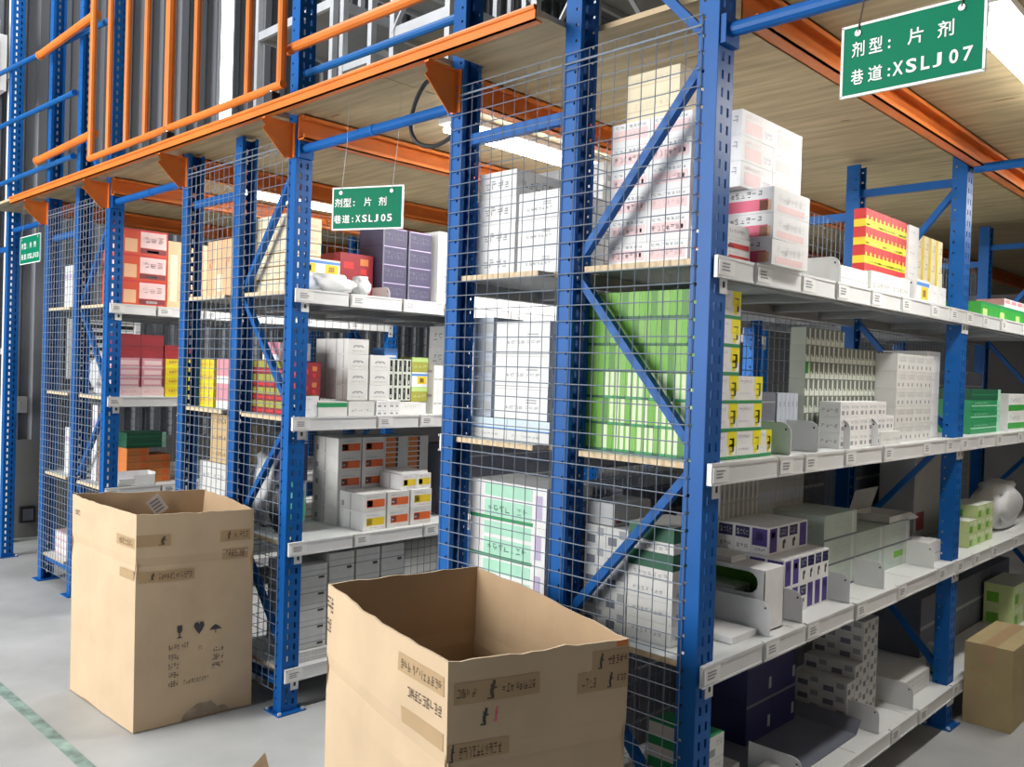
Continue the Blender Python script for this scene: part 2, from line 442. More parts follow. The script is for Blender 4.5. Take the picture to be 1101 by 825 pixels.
for x in (A1 + .012, A3 - .07, B1 + .012, B3 - .07, C1 + .012, C3 - .07, 1.2):
    joist(x, .0 if x < -.6 else .1, 9.5)
eb = MB(); ex0, ex1 = -5.70, -.555                                    # rolled edge beam along the front
eb.box(ex0, ex1, -.158, -.152, 2.686, 2.734, 'orange_steel'); eb.box(ex0, ex1, -.158, -.125, 2.686, 2.692, 'orange_steel'); eb.tube([(ex0, -.158, 2.728), (ex1, -.158, 2.728)], .009, 'orange_steel', 8)
eb.build('edge_beam', cei)
bk = MB()                                                              # triangular bracket plate
for xx, fl in ((-.004, 1), (.004, 0)):
    P = [(xx, -.006, 2.685), (xx, -.15, 2.685), (xx, -.15, 2.665), (xx, -.035, 2.53), (xx, -.006, 2.53)]
    bk.quad(P if fl else P[::-1], 'orange_steel')
bk.box(-.025, .025, -.008, -.002, 2.53, 2.685, 'orange_steel'); bk.box(-.012, .012, -.15, -.006, 2.678, 2.685, 'orange_steel'); bk.bar((0, -.15, 2.642), (0, -.033, 2.528), .02, .004, 'orange_steel', (1, 0, 0))
bkm = bk.mesh('bracket')
for x in (A3 + .03, B1 - .03, B3 + .03, C1 - .03, C3 + .03): link('bracket', bkm, cei, (x, 0, 0))

# tie tubes over the aisles
for x0, x1, lab in ((B1 + .01, A3 - .01, 'blue tie tube above the green sign between the first two racks'), (C1 + .01, B3 - .01, 'blue tie tube between the middle and third racks'),
                    (A1 + .01, 1.05, 'blue tie tube from the nearest post to the rack across the aisle')):
    b = MB(); b.tube([(x0, .04, 2.573), (x1, .04, 2.573)], .021, 'rack_blue', 12); o = b.build('tie_tube'); tag(o, lab, 'tube')
    c = MB(); c.tube([((x0 + x1) / 2 - .01, .04, 2.573), ((x0 + x1) / 2 + .01, .04, 2.573)], .0235, 'upper_blue', 12); c.build('collar', o)
    for x in (x0, x1):
        if x is not None: c = MB(); c.box(x - .009, x + .009, .005, .08, 2.53, 2.61, 'rack_blue'); c.build('end_plate', o)
b = MB(); b.tube([(A1 + .02, BAY + .04, 2.60), (1.05, BAY + .04, 2.60)], .021, 'rack_blue', 12); tag(b.build('tie_tube'), 'blue tie tube deeper in the aisle, from the second post', 'tube')
b = MB(); b.tube([(C3 - .02, .04, 2.573), (-6.25, .04, 2.573)], .021, 'rack_blue', 12); tag(b.build('tie_tube'), 'blue tie tube between the third rack and the lone post', 'tube')

# ------------------------------------------------------------------ rails on the mezzanine edge
gt = empty('guard_gate', (-3.2, -.1, 2.8)); tag(gt, 'orange barred gate on the mezzanine edge above the middle rack', 'gate')
def rel(o, mb, name):
    q = mb.build(name, o); q.matrix_parent_inverse = Matrix.Translation(o.location).inverted(); return q
for x, r_ in ((-4.33, .02), (-4.06, .017), (-3.80, .017), (-3.54, .017), (-3.25, .026), (-2.94, .018), (-2.42, .018), (-2.13, .021)):
    m_ = MB(); m_.tube([(x, -.1, 2.825), (x, -.1, 4.7)], r_, 'orange_steel', 10); rel(gt, m_, 'bar')
m_ = MB(); m_.tube([(-4.35, -.1, 2.825), (-2.11, -.1, 2.825)], .019, 'orange_steel', 10); rel(gt, m_, 'bottom_rail')
m_ = MB(); m_.tube([(-4.35, -.1, 4.7), (-2.11, -.1, 4.7)], .019, 'orange_steel', 10); rel(gt, m_, 'top_rail')
for x in (-3.25, -2.2):
    m_ = MB(); m_.box(x - .03, x + .03, -.12, -.08, 2.742, 2.80, 'black_rubber'); m_.tube([(x, -.1, 2.80), (x, -.1, 2.825)], .012, 'silver_steel', 8); rel(gt, m_, 'foot')
for pts, rr, mm, lab in (
        (((B1 + .0, -.05, 3.0), (A3 - .0, -.05, 2.985)), .022, 'orange_steel', 'orange handrail over the aisle, upper of the pair of rails'),
        (((B1 + .0, .04, 2.915), (A3 - .0, .04, 2.905)), .017, 'upper_blue', 'blue rail just under the orange handrail, between two posts'),
        (((C3 + .06, -.082, 3.70), (C1 - .08, -.082, 3.72)), .025, 'orange_steel', 'upper short orange rail on the third rack top'),
        (((C3 + .06, -.082, 2.965), (C1 - .08, -.082, 2.985)), .025, 'orange_steel', 'lower short orange rail on the third rack top'),
        (((-6.55, -.027, 3.83), (C1, -.027, 3.68)), .018, 'upper_blue', 'top blue rail from the wall to the third rack'),
        (((-6.55, -.027, 3.40), (C2, -.027, 3.35)), .018, 'upper_blue', 'middle blue rail from the wall to the third rack'),
        (((-6.55, -.027, 2.94), (C2, -.027, 2.93)), .018, 'upper_blue', 'bottom blue rail from the wall to the third rack')):
    m_ = MB(); m_.tube(pts, rr, mm, 10); o = m_.build('hand_rail'); tag(o, lab, 'rail')
    for p in pts: c = MB(); c.tube([(p[0] - .012, p[1], p[2]), (p[0] + .012, p[1], p[2])], rr * 1.18, mm, 10); c.build('clamp', o)


# ------------------------------------------------------------------ silver racking on the mezzanine
def silver_rack(label, x0, x1, y0, y1, shelves, top, brace=True):
    r_ = empty('upper_rack', ((x0 + x1) / 2, (y0 + y1) / 2, 2.734)); tag(r_, label, 'rack', 'silver racks on the mezzanine')
    for x in (x0, x1):
        for y in (y0, y1):
            m_ = MB(); m_.box(x - .022, x + .022, y - .022, y + .022, 2.734, top, 'silver_steel'); rel(r_, m_, 'leg')
    for z in shelves:
        m_ = MB(); m_.box(x0 + .022, x1 - .022, y0 + .022, y1 - .022, z, z + .03, 'steel_grey')
        for y in (y0, y1): m_.box(x0 + .022, x1 - .022, y - .015, y + .015, z - .03, z + .035, 'silver_steel')
        for x in (x0, x1): m_.box(x - .015, x + .015, y0 + .022, y1 - .022, z - .03, z + .035, 'silver_steel')
        rel(r_, m_, 'shelf')
    if brace:
        m_ = MB(); m_.bar((x0, y0 - .01, shelves[0]), (x1, y0 - .01, shelves[-1]), .012, .03, 'silver_steel', (0, 1, 0)); rel(r_, m_, 'brace')
        m_ = MB(); m_.bar((x1 + .01, y0, shelves[-1]), (x1 + .01, y1, shelves[0]), .012, .03, 'silver_steel', (1, 0, 0)); rel(r_, m_, 'brace')
    return r_


silver_rack('silver mezzanine rack beside the orange gate', -5.2, -4.13, 1.5, 2.5, (3.15, 3.42, 4.25), 5.0, False)
silver_rack('silver mezzanine rack with white trays on its middle shelf', -4.0, -3.66, 1.5, 2.7, (3.34, 3.74, 4.35), 5.0, False)
silver_rack('silver mezzanine rack with a dark shelf over the aisle', -3.15, -2.62, 1.3, 2.5, (3.72, 4.4), 5.0)
silver_rack('silver mezzanine rack with crossed braces above the nearest rack', -2.2, -1.75, 1.6, 2.6, (3.3, 3.95), 5.0)
silver_rack('tallest silver mezzanine rack, deep behind the handrails', -5.4, -4.4, 3.6, 4.6, (3.5, 4.2, 4.8), 5.6)
for k in range(4):
    t = MB(); y = 1.56 + k * .27; t.box(-3.97, -3.69, y, y + .24, 3.775, 3.84, 'white'); t.box(-3.96, -3.70, y + .01, y + .23, 3.84, 3.842, 'offwhite')
    tag(t.build('storage_tray'), 'white tray on the silver mezzanine rack, %s from the front' % ORD[k], 'tray', 'white trays upstairs')

# ------------------------------------------------------------------ strip lamps under the mezzanine
for k, (x, y0, lab) in enumerate(((-1.60, .42, 'twin tube lamp over the aisle behind the nearest rack, front one'), (-1.60, 2.2, 'twin tube lamp over the aisle behind the nearest rack, back one'),
                                  (.50, .58, 'tube lamp glowing beside the bigger green sign'), (.50, 2.6, 'tube lamp deeper along the aisle of the bigger green sign'), (-3.75, .6, 'tube lamp over the aisle of the orange-red cartons'))):
    L = empty('strip_lamp', (x, y0, 2.70)); tag(L, lab, 'lamp', 'strip lamps under the mezzanine')
    m_ = MB(); m_.box(-.07, .07, 0, 1.22, -.012, .012, 'plate_white'); m_.box(-.02, .02, .02, 1.2, -.03, -.012, 'plate_white'); m_.build('housing', L)
    for s in (-1, 1):
        m_ = MB(); m_.tube([(s * .045, .02, -.035), (s * .045, 1.2, -.035)], .013, 'tube_lamp', 8); m_.build('tube', L)
    ld = bpy.data.lights.new('strip_light', 'AREA'); ld.shape = 'RECTANGLE'; ld.size = .12; ld.size_y = 1.2; ld.energy = (23 if x < 0 else 14); ld.color = (1, .98, .94)
    lo = bpy.data.objects.new('strip_light', ld); COL.objects.link(lo); lo.location = (x, y0 + .61, 2.64)

# black cable looping down from the mezzanine by the nearest rack
cu = MB(); cp = [(-1.15, -.03, 2.66), (-1.28, .02, 2.69), (-1.38, .05, 2.64), (-1.44, .08, 2.56), (-1.42, .1, 2.50), (-1.32, .1, 2.47), (-1.2, .08, 2.48), (-1.12, .05, 2.5)]
cpp = []
for i in range(len(cp) - 1):
    a, b_ = Vector(cp[i]), Vector(cp[i + 1]); pa = Vector(cp[max(i - 1, 0)]); pb = Vector(cp[min(i + 2, len(cp) - 1)])
    for t in range(5):
        t /= 5; cpp.append(.5 * ((2 * a) + (b_ - pa) * t + (2 * pa - 5 * a + 4 * b_ - pb) * t * t + (3 * a - pa - 3 * b_ + pb) * t ** 3))
cu.tube(cpp, .009, 'black_rubber', 8); tag(smooth(cu.build('power_cable')), 'black cable looping under the plywood beside the orange bracket', 'cable')


# ------------------------------------------------------------------ hanging green signs
def glyph(ch):
    c = bpy.data.curves.new('glyph', 'FONT'); c.body = ch; c.size = 1; c.offset = .022 if ord(ch) < 1000 else .012; c.resolution_u = 3
    t = bpy.data.objects.new('glyph', c); COL.objects.link(t); bpy.context.view_layer.update()
    me = bpy.data.meshes.new_from_object(t.evaluated_get(bpy.context.evaluated_depsgraph_get())); bpy.data.objects.remove(t); bpy.data.curves.remove(c)
    V = [(v.co.x, v.co.y) for v in me.vertices]; Fc = [tuple(p.vertices) for p in me.polygons]; bpy.data.meshes.remove(me)
    return V, Fc


def letters(root, items, wd, ht):
    """(character, u0, u1, v0, v1): each character fitted to its rectangle on the board, one mesh"""
    for ch, u0, u1, v0, v1 in items:
        mb = MB(); V, Fc = glyph(ch); xs = [p[0] for p in V]; ys = [p[1] for p in V]; n = len(mb.v)
        sx = (u1 - u0) * wd / (max(xs) - min(xs)); sy = (v1 - v0) * ht / (max(ys) - min(ys))
        for x, y in V: mb.v.append((u0 * wd + (x - min(xs)) * sx, -.0042, -v1 * ht + (y - min(ys)) * sy))
        for f in Fc: mb.f.append(tuple(n + i for i in f)); mb.m.append(mb.mi('sign_white'))
        mb.build('letter', root)


def sign(num, loc, rz, label, wd=.325, ht=.172, detail=True):
    r_ = empty('aisle_sign', loc, rz); tag(r_, label, 'sign')
    m_ = MB(); m_.box(0, wd, -.003, .003, -ht, 0, 'sign_green'); m_.build('board', r_)
    m_ = MB(); e = .003
    m_.box(-e, wd + e, -.0036, .0036, -e, e, 'sign_white'); m_.box(-e, wd + e, -.0036, .0036, -ht - e, -ht + e, 'sign_white'); m_.box(-e, e, -.0036, .0036, -ht, 0, 'sign_white'); m_.box(wd - e, wd + e, -.0036, .0036, -ht, 0, 'sign_white')
    m_.build('border', r_)
    for x in (.038, wd - .05):
        m_ = MB(); m_.tube([(x, -.006, -.02), (x, .006, -.02)], .008, 'silver_steel', 10); m_.build('eyelet', r_)
        m_ = MB(); zt = (ZP - loc[2]) - .002; m_.tube([(x, -.005, -.018), (x + .004, -.004, .01), (x + .02, 0, zt * .5), (x + .022, .0, zt)], .0022 if num == '07' else .0012, 'ink_brown' if num == '07' else 'grey', 5); m_.build('hanger_cord', r_)
    if detail:
        if num == '05': R1, R2, rows_ = ((.03, .14), (.155, .27), (.30, .322), (.455, .56), (.665, .775)), ((.02, .13), (.145, .255), (.287, .309), (.34, .41), (.435, .505), (.53, .585), (.605, .665), (.705, .77), (.79, .86)), ((.25, .46), (.65, .85))
        else: R1, R2, rows_ = ((.075, .17), (.205, .305), (.345, .363), (.485, .595), (.69, .80)), ((.075, .17), (.205, .31), (.35, .368), (.385, .46), (.48, .555), (.585, .645), (.665, .725), (.775, .835), (.865, .93)), ((.235, .455), (.635, .85))
        it = []
        for (chs, RR, (va, vb)) in (('剂型:片剂', R1, rows_[0]), ('巷道:XSLJ' + num, R2, rows_[1])):
            for ch, (ua, ub) in zip(chs, RR):
                if ch == ':': it.append((ch, ua, ub, va + (vb - va) * .35, vb - (vb - va) * .08))
                elif ord(ch) < 1000: it.append((ch, ua, ub, va + (vb - va) * .06, vb - (vb - va) * .06))
                else: it.append((ch, ua, ub, va, vb))
        letters(r_, it, wd, ht)
    return r_


sign('07', (.356, .0, 2.478), 0, 'green hanging sign XSLJ 07, the bigger one nearest the ceiling lamp')
sign('05', (-1.79, -.04, 2.337), R(24), 'green hanging sign XSLJ 05 between the first two racks')
sign('03', (-5.90, -.02, 2.475), 0, 'small far green hanging sign beside the white drain pipe', wd=.44, ht=.2)

# ------------------------------------------------------------------ packs and cartons
# style: base material per face + flat print (face, u0, v0, u1, v1, material[, 'text' rows])
STY = {}


def sty(name, base, prints=(), x=None, y=None, z=None): STY[name] = (base, prints, x, y, z)


def txt(face, u0, v0, u1, v1, m, rows=1): return (face, u0, v0, u1, v1, m, rows)


sty('lime', 'lime', [('x', .0, .0, 1, .12, 'green'), ('x', .66, .45, 1, 1, 'yellow'), ('x', .72, .16, .86, .5, 'yellow'), ('x', .74, .70, .92, .76, 'ink'), ('x', .84, .52, .92, .74, 'ink'), ('x', .74, .50, .92, .55, 'ink'), ('x', .84, .3, .92, .5, 'ink'), ('x', .74, .26, .9, .31, 'ink'),
                     txt('x', .06, .74, .55, .88, 'print_grey'), txt('x', .06, .3, .5, .4, 'lilac'), ('y', 0, 0, 1, .09, 'darkgreen')], x='white', z='lime')
for q_, c_ in (('limeb', 'lime2'), ('limec', 'lime3')):
    sty(q_, c_, STY['lime'][1], x='white', z='lime')
sty('limew', 'lime', [('x', .0, .0, 1, .12, 'green'), ('x', .66, .45, 1, 1, 'yellow'), ('x', .72, .16, .86, .5, 'yellow'), ('x', .74, .70, .92, .76, 'ink'), ('x', .84, .52, .92, .74, 'ink'), ('x', .74, .50, .92, .55, 'ink'), ('x', .84, .3, .92, .5, 'ink'), ('x', .74, .26, .9, .31, 'ink'),
                      txt('x', .06, .74, .55, .88, 'print_grey'), txt('x', .06, .3, .5, .4, 'lilac'), ('y', 0, 0, 1, .10, 'green'), ('y', .0, .1, .28, 1, 'lime')], x='white', y='limewhite', z='lime')
sty('pinkpanel', 'white', [('x', .12, .12, .62, .62, 'palepink'), txt('x', .12, .7, .62, .88, 'palepink'), txt('x', .7, .2, .95, .5, 'lilac', 2), txt('y', .1, .45, .9, .8, 'print_grey'), txt('y', .1, .12, .7, .25, 'palepink')])
sty('pinkend', 'white', [('y', .03, .1, .9, .55, 'rose'), txt('y', .1, .62, .8, .92, 'ink'), txt('x', .12, .4, .9, .8, 'offwhite'), ('x', .1, .08, .85, .34, 'palepink'), ('y', .75, .1, .95, .5, 'peach')])
sty('pinkstack', 'white', [('y', .06, .28, .94, .72, 'palepink'), txt('y', .1, .36, .9, .64, 'pink'), txt('y', .1, .78, .9, .92, 'print_grey'), ('x', .1, .2, .6, .7, 'palepink')])
sty('whitetext', 'white', [txt('y', .12, .3, .85, .72, 'print_grey'), txt('x', .12, .3, .85, .7, 'print_grey')])
sty('plainwhite', 'white', [txt('x', .15, .6, .6, .75, 'grey'), txt('y', .15, .6, .6, .75, 'grey')])
sty('offw', 'offwhite', [txt('x', .1, .25, .9, .5, 'print_grey'), txt('y', .1, .35, .8, .6, 'print_grey')])
sty('kraft', 'kraft', [txt('x', .1, .4, .7, .7, 'ink_brown'), txt('y', .1, .4, .8, .7, 'ink_brown'), ('z', .45, 0, .55, 1, 'tape_brown')])
sty('creamcarton', 'cream', [('y', 0, .44, 1, .5, 'sand'), txt('y', .15, .55, .8, .8, 'sand'), txt('x', .15, .5, .8, .8, 'sand')])
sty('redyellow', 'red', [('x', 0, 0, 1, .42, 'yellow'), ('x', .15, .42, .5, .62, 'gold'), ('x', .1, .08, .9, .18, 'limelight'), ('y', 0, 0, 1, .42, 'gold')])
sty('yellowwhite', 'cream', [('x', 0, 0, .35, 1, 'gold'), ('y', 0, .0, 1, .4, 'gold'), txt('x', .45, .3, .9, .7, 'print_grey')])
sty('redlow', 'white', [('x', .1, .08, .95, .5, 'red'), ('x', .05, .08, .3, .35, 'maroon'), txt('x', .1, .66, .6, .85, 'grey'), ('y', .1, .1, .9, .4, 'red')])
sty('slate', 'slate', [('x', 0, .46, 1, .52, 'grey')])
sty('greypack', 'bluegrey', [txt('x', .1, .5, .9, .75, 'slate'), ('y', .1, .2, .9, .8, 'grey')])
sty('stripe', 'greystripe', [('x', .06, .0, .97, .30, 'stripewhite'), ('x', .62, .30, .90, .95, 'stripewhite'), ('x', .06, .30, .3, .42, 'stripewhite')], y='stripewhite', z='stripewhite')
sty('stripegreen', 'green', [('x', .10, .0, .95, .3, 'stripewhite'), ('x', .6, .3, .94, .95, 'limelight')], y='stripewhite', z='stripewhite')
sty('whitedark', 'white', [('x', .12, .15, .4, .42, 'print_grey'), txt('x', .1, .55, .9, .8, 'print_grey'), ('x', .62, .15, .8, .4, 'print_grey'), txt('y', .1, .3, .9, .6, 'print_grey')])
sty('pattern', 'offwhite', [txt('x', .08, .55, .92, .85, 'grey', 2), ('x', .15, .15, .3, .35, 'print_grey'), ('x', .6, .15, .75, .35, 'print_grey')])
sty('bluewhite', 'white', [('x', .08, .55, .92, .93, 'navy'), txt('x', .14, .62, .86, .86, 'white', 2), ('x', .42, .12, .62, .42, 'ink'), ('x', .55, .3, .72, .45, 'ink'), ('y', .08, .52, .92, .93, 'navy'), txt('y', .15, .6, .85, .85, 'white', 2), txt('y', .15, .12, .85, .3, 'navy')])
sty('bluespine', 'white', [('x', .14, .06, .86, .94, 'violet'), ('x', .3, .6, .7, .8, 'navy'), ('y', .06, .3, .94, .94, 'violet'), ('y', .3, .5, .7, .8, 'navy'), txt('y', .15, .1, .85, .22, 'navy')])
sty('greyspine', 'grey', [('x', .62, .02, .95, .98, 'offwhite'), ('x', .15, .15, .5, .45, 'print_grey'), txt('y', .1, .4, .9, .7, 'grey', 2)])
sty('greypanel', 'bluegrey', [('x', .06, .2, .45, .8, 'grey'), ('x', .55, .2, .94, .8, 'grey'), txt('x', .1, .4, .9, .6, 'print_grey')])
sty('palegreen', 'palegreen', [('x', .0, .0, 1, .08, 'slate'), txt('x', .28, .36, .8, .7, 'grey', 2), ('x', .86, .1, .9, .95, 'offwhite'), txt('y', .2, .4, .8, .6, 'grey')])
sty('palegreenlogo', 'palegreen', [('x', .4, .42, .75, .7, 'lime'), txt('x', .2, .15, .7, .35, 'grey'), ('x', .78, 0, 1, 1, 'stripewhite')])
sty('creamgreen', 'creamgreen', [('x', .08, .1, .45, .55, 'lime'), ('x', .55, .5, .92, .9, 'limewhite'), ('y', .1, .1, .5, .6, 'lime'), ('x', .1, .65, .5, .9, 'limewhite')], z='stripewhite')
sty('greenband', 'offwhite', [('y', 0, .40, 1, 1, 'darkgreen'), ('x', 0, .40, 1, 1, 'darkgreen'), txt('y', .1, .08, .9, .28, 'print_grey')])
sty('greentop', 'offwhite', [('y', 0, .0, 1, .45, 'green'), ('x', .06, .12, .5, .45, 'print_grey'), txt('x', .55, .5, .92, .8, 'grey')], z='green')
sty('darkgreen', 'darkgreen', [('x', 0, .46, 1, .54, 'green'), ('x', .9, 0, 1, 1, 'mint')])
sty('greenbox', 'green', [('x', .0, .45, 1, .55, 'mint'), ('x', .88, 0, 1, 1, 'mint'), txt('x', .1, .65, .6, .85, 'mint')])
sty('greenwhite', 'white', [('x', 0, .08, 1, .42, 'midgreen'), txt('x', .12, .55, .85, .85, 'grey')])
sty('midgreen', 'midgreen', [('x', .1, .2, .35, .6, 'limelight'), ('x', 0, .85, 1, 1, 'green')])
sty('mintcarton', 'white', [('y', .2, .10, .82, .52, 'mint'), ('y', .2, .62, .82, .95, 'mint'), ('y', 0, .0, .84, .09, 'green'), txt('y', .24, .2, .78, .4, 'green'), ('y', .87, .2, .95, .8, 'lilac')])
sty('purplecarton', 'purple', [txt('x', .08, .3, .9, .75, 'slate', 2), ('x', .04, .93, .96, .98, 'lilac'), ('x', 0, 0, .06, 1, 'slate')], z='purple')
sty('tickwhite', 'white', [('x', .15, .45, .3, .5, 'print_grey'), ('x', .28, .5, .34, .75, 'print_grey'), ('x', 0, 0, 1, .04, 'grey'), ('y', .2, .3, .7, .6, 'grey')])
sty('redcarton', 'darkred', [('x', .6, .5, .85, .8, 'rust'), ('x', .1, .3, .4, .6, 'red'), ('x', .62, .1, .8, .35, 'red'), ('y', .1, .2, .9, .7, 'red')], z='red')
sty('picturebox', 'white', [('x', .35, .2, .92, .72, 'gold'), ('x', .5, .3, .75, .6, 'brown'), ('x', .0, .75, 1, .9, 'skyblue'), ('y', .1, .2, .9, .7, 'skyblue')])
sty('creamyellow', 'cream', [('y', 0, .0, 1, .10, 'brown'), ('y', .06, .3, .5, .62, 'sand'), txt('y', .1, .7, .9, .9, 'lilac'), ('x', .1, .25, .9, .5, 'sand'), ('x', 0, 0, 1, .06, 'brown')])
sty('peachcarton', 'peach', [('y', .46, 0, .54, 1, 'cream'), txt('y', .08, .5, .4, .7, 'rust'), ('y', .6, .1, .95, .4, 'cream'), ('x', .1, .1, .4, .8, 'cream')])
sty('brownyellow', 'maroon', [('y', .06, .45, .94, .95, 'olive'), ('y', .1, .1, .9, .3, 'red'), ('x', .1, .2, .9, .8, 'olive')])
sty('yellowpack', 'gold', [('y', 0, 0, 1, .2, 'yellow'), txt('y', .1, .45, .9, .7, 'rust'), txt('x', .1, .5, .8, .8, 'brown'), ('x', 0, 0, 1, .3, 'yellow')])
sty('pinkbox', 'pink', [('x', .1, .3, .85, .75, 'palepink'), txt('x', .2, .4, .75, .6, 'white'), ('x', 0, 0, 1, .1, 'offwhite'), ('x', .9, 0, 1, 1, 'maroon'), ('y', .1, .2, .9, .8, 'palepink')], z='palepink')
sty('palepinkbox', 'palepink', [('x', 0, 0, 1, .16, 'white'), txt('x', .15, .4, .8, .7, 'pink'), ('y', .1, .2, .9, .8, 'white')])
sty('darkredbox', 'darkred', [('x', 0, .0, 1, .06, 'maroon'), txt('x', .1, .4, .7, .6, 'red')], z='darkred')
sty('orangebox', 'rust', [txt('x', .1, .35, .5, .6, 'brown'), ('x', 0, 0, 1, .06, 'brown'), ('x', .6, .2, .9, .7, 'orange')])
sty('redprint', 'redorange', [('x', .40, .30, .97, .93, 'palepink'), txt('x', .46, .5, .92, .8, 'brown'), ('x', .40, .08, .97, .28, 'maroon'), ('x', .55, .12, .8, .22, 'white'), ('x', .06, .1, .33, .62, 'peach'), ('x', 0, .93, 1, 1, 'red'), ('y', .1, .1, .8, .9, 'palepink'), txt('y', .2, .3, .7, .7, 'rose', 2)])
sty('orangepanel', 'offwhite', [('x', .16, .25, .95, .68, 'orange'), ('x', .18, .3, .42, .64, 'ink'), ('x', .2, .40, .30, .48, 'offwhite'), txt('x', .15, .76, .7, .88, 'print_grey'), txt('x', .3, .08, .95, .16, 'rust'), ('y', .45, .04, .5, .96, 'grey'), ('y', .1, .2, .2, .5, 'print_grey')])
sty('goldpanel', 'white', [('x', .16, .25, .95, .68, 'gold'), ('x', .18, .3, .42, .64, 'ink'), txt('x', .15, .76, .7, .88, 'print_grey'), txt('x', .3, .08, .95, .16, 'rust'), ('y', .45, .04, .5, .96, 'grey')])
sty('thinorange', 'offwhite', [('x', .05, .1, .5, .9, 'rust'), ('x', .5, .1, .6, .9, 'ink')])
sty('archmark', 'offwhite', [('x', .3, .52, .7, .6, 'print_grey'), ('x', .24, .44, .34, .53, 'print_grey'), ('x', .66, .44, .76, .53, 'print_grey'), ('x', .42, .44, .58, .5, 'grey'), txt('x', .2, .16, .8, .28, 'print_grey'), ('y', .3, .04, .33, .96, 'grey'), ('y', .62, .04, .65, .96, 'grey'), ('y', .85, .04, .88, .96, 'grey')])
sty('dotted', 'stripewhite', [('x', .1, .08, .4, .92, 'black'), ('x', .18, .55, .32, .8, 'white'), ('x', .62, .1, .9, .9, 'black'), ('x', .68, .2, .84, .45, 'white')])
sty('olivebox', 'olive', [('x', .0, .7, 1, 1, 'limelight'), txt('x', .1, .3, .9, .5, 'limewhite')])
sty('mintlid', 'offwhite', [('x', 0, .62, 1, .92, 'green'), ('y', 0, .62, 1, .92, 'green')])
sty('greycarton', 'grey', [txt('x', .5, .7, .85, .78, 'ink'), ('x', .05, .1, .2, .3, 'maroon')])
sty('navycarton', 'navy', [('x', .0, .93, 1, 1, 'slate'), ('x', .85, .2, .95, .5, 'grey')])
sty('roughgrey', 'shade_white', [('x', .1, .1, .45, .5, 'slate'), ('x', .55, .4, .9, .8, 'print_grey'), ('y', .1, .1, .5, .5, 'slate'), ('y', .6, .5, .9, .9, 'print_grey')])
sty('lidcarton', 'shade_white', [('x', 0, .30, 1, .36, 'print_grey'), ('x', 0, .62, 1, .68, 'grey'), ('x', .70, .12, .9, .26, 'ink'), ('y', 0, .3, 1, .36, 'print_grey'), ('x', .9, 0, .93, 1, 'offwhite')])
sty('paleblue', 'paleblue', [txt('y', .05, .3, .95, .7, 'white'), ('y', 0, .0, 1, .1, 'skyblue')])
sty('bigwhite', 'white', [txt('y', .2, .3, .85, .42, 'print_grey'), ('y', .60, .5, .80, .54, 'grey'), ('y', .60, .58, .80, .62, 'grey'), ('y', .0, .0, 1, .015, 'grey'), ('y', 0, .92, 1, .93, 'grey'), ('x', .1, .4, .8, .6, 'grey')])
sty('redslim', 'white', [('y', 0, .3, 1, 1, 'pink'), ('x', .1, .5, .9, .9, 'pink')])
sty('tube', 'white', [('x', .1, .4, .9, .45, 'grey'), ('y', .1, .7, .9, .8, 'lilac')])
sty('bluebox', 'skyblue', [('x', .1, .1, .9, .3, 'white')])
MC = {}


def strokes(rnd):
    H = [(rnd.choice((0, .1, .3)), y, rnd.choice((.7, .9, 1)), y + .13) for y in (.02, .3, .58, .86) if rnd.random() < .62]
    V = [(x, rnd.choice((0, .3, .5)), x + .14, rnd.choice((.6, .8, 1))) for x in (.05, .43, .8) if rnd.random() < .5]
    return (H + V) or [(.2, .1, .8, .9)]




def pack_mesh(style, d, name):
    key = (style, tuple(round(q, 4) for q in d))
    if key in MC: return MC[key]
    base, pr_, x, y, z = STY[style]; dx, dy, dz = d; mb = MB(); rnd = random.Random(len(MC))
    F = {}
    if x: F['x'] = x; F['-x'] = x
    if y: F['y'] = y; F['-y'] = y
    if z: F['z'] = z
    mb.box(-dx / 2, dx / 2, -dy / 2, dy / 2, 0, dz, base, F)
    e = .0005
    def fq(face, u0, v0, u1, v1, m):
        if face == 'x':
            for s in (1,):
                X = s * (dx / 2 + e); mb.quad([(X, -dy / 2 + u0 * dy, v0 * dz), (X, -dy / 2 + u1 * dy, v0 * dz), (X, -dy / 2 + u1 * dy, v1 * dz), (X, -dy / 2 + u0 * dy, v1 * dz)], m)
        elif face == 'y':
            Y = -dy / 2 - e; mb.quad([(-dx / 2 + u0 * dx, Y, v0 * dz), (-dx / 2 + u1 * dx, Y, v0 * dz), (-dx / 2 + u1 * dx, Y, v1 * dz), (-dx / 2 + u0 * dx, Y, v1 * dz)], m)
        else:
            Z = dz + e; mb.quad([(-dx / 2 + u0 * dx, -dy / 2 + v0 * dy, Z), (-dx / 2 + u1 * dx, -dy / 2 + v0 * dy, Z), (-dx / 2 + u1 * dx, -dy / 2 + v1 * dy, Z), (-dx / 2 + u0 * dx, -dy / 2 + v1 * dy, Z)], m)
    for p in pr_:
        if len(p) == 6: fq(*p)
        else:                                                   # small blocky characters standing for print too small to read
            face, u0, v0, u1, v1, m, rows = p; W = dy if face == 'x' else dx; H = (v1 - v0) / rows
            for r_ in range(rows):
                va, vb = v0 + r_ * H + H * .12, v0 + (r_ + 1) * H - H * .12; n = max(2, min(7, int((u1 - u0) * W / max(.006, H * dz * .8)))); cw = (u1 - u0) / n
                for i in range(n):
                    a, c = u0 + i * cw + cw * .12, u0 + (i + 1) * cw - cw * .12; W_, H_ = c - a, vb - va
                    for (p0, q0, p1, q1) in strokes(rnd): fq(face, a + p0 * W_, va + q0 * H_, a + p1 * W_, va + q1 * H_, m)
    MC[key] = mb.mesh(name); return MC[key]


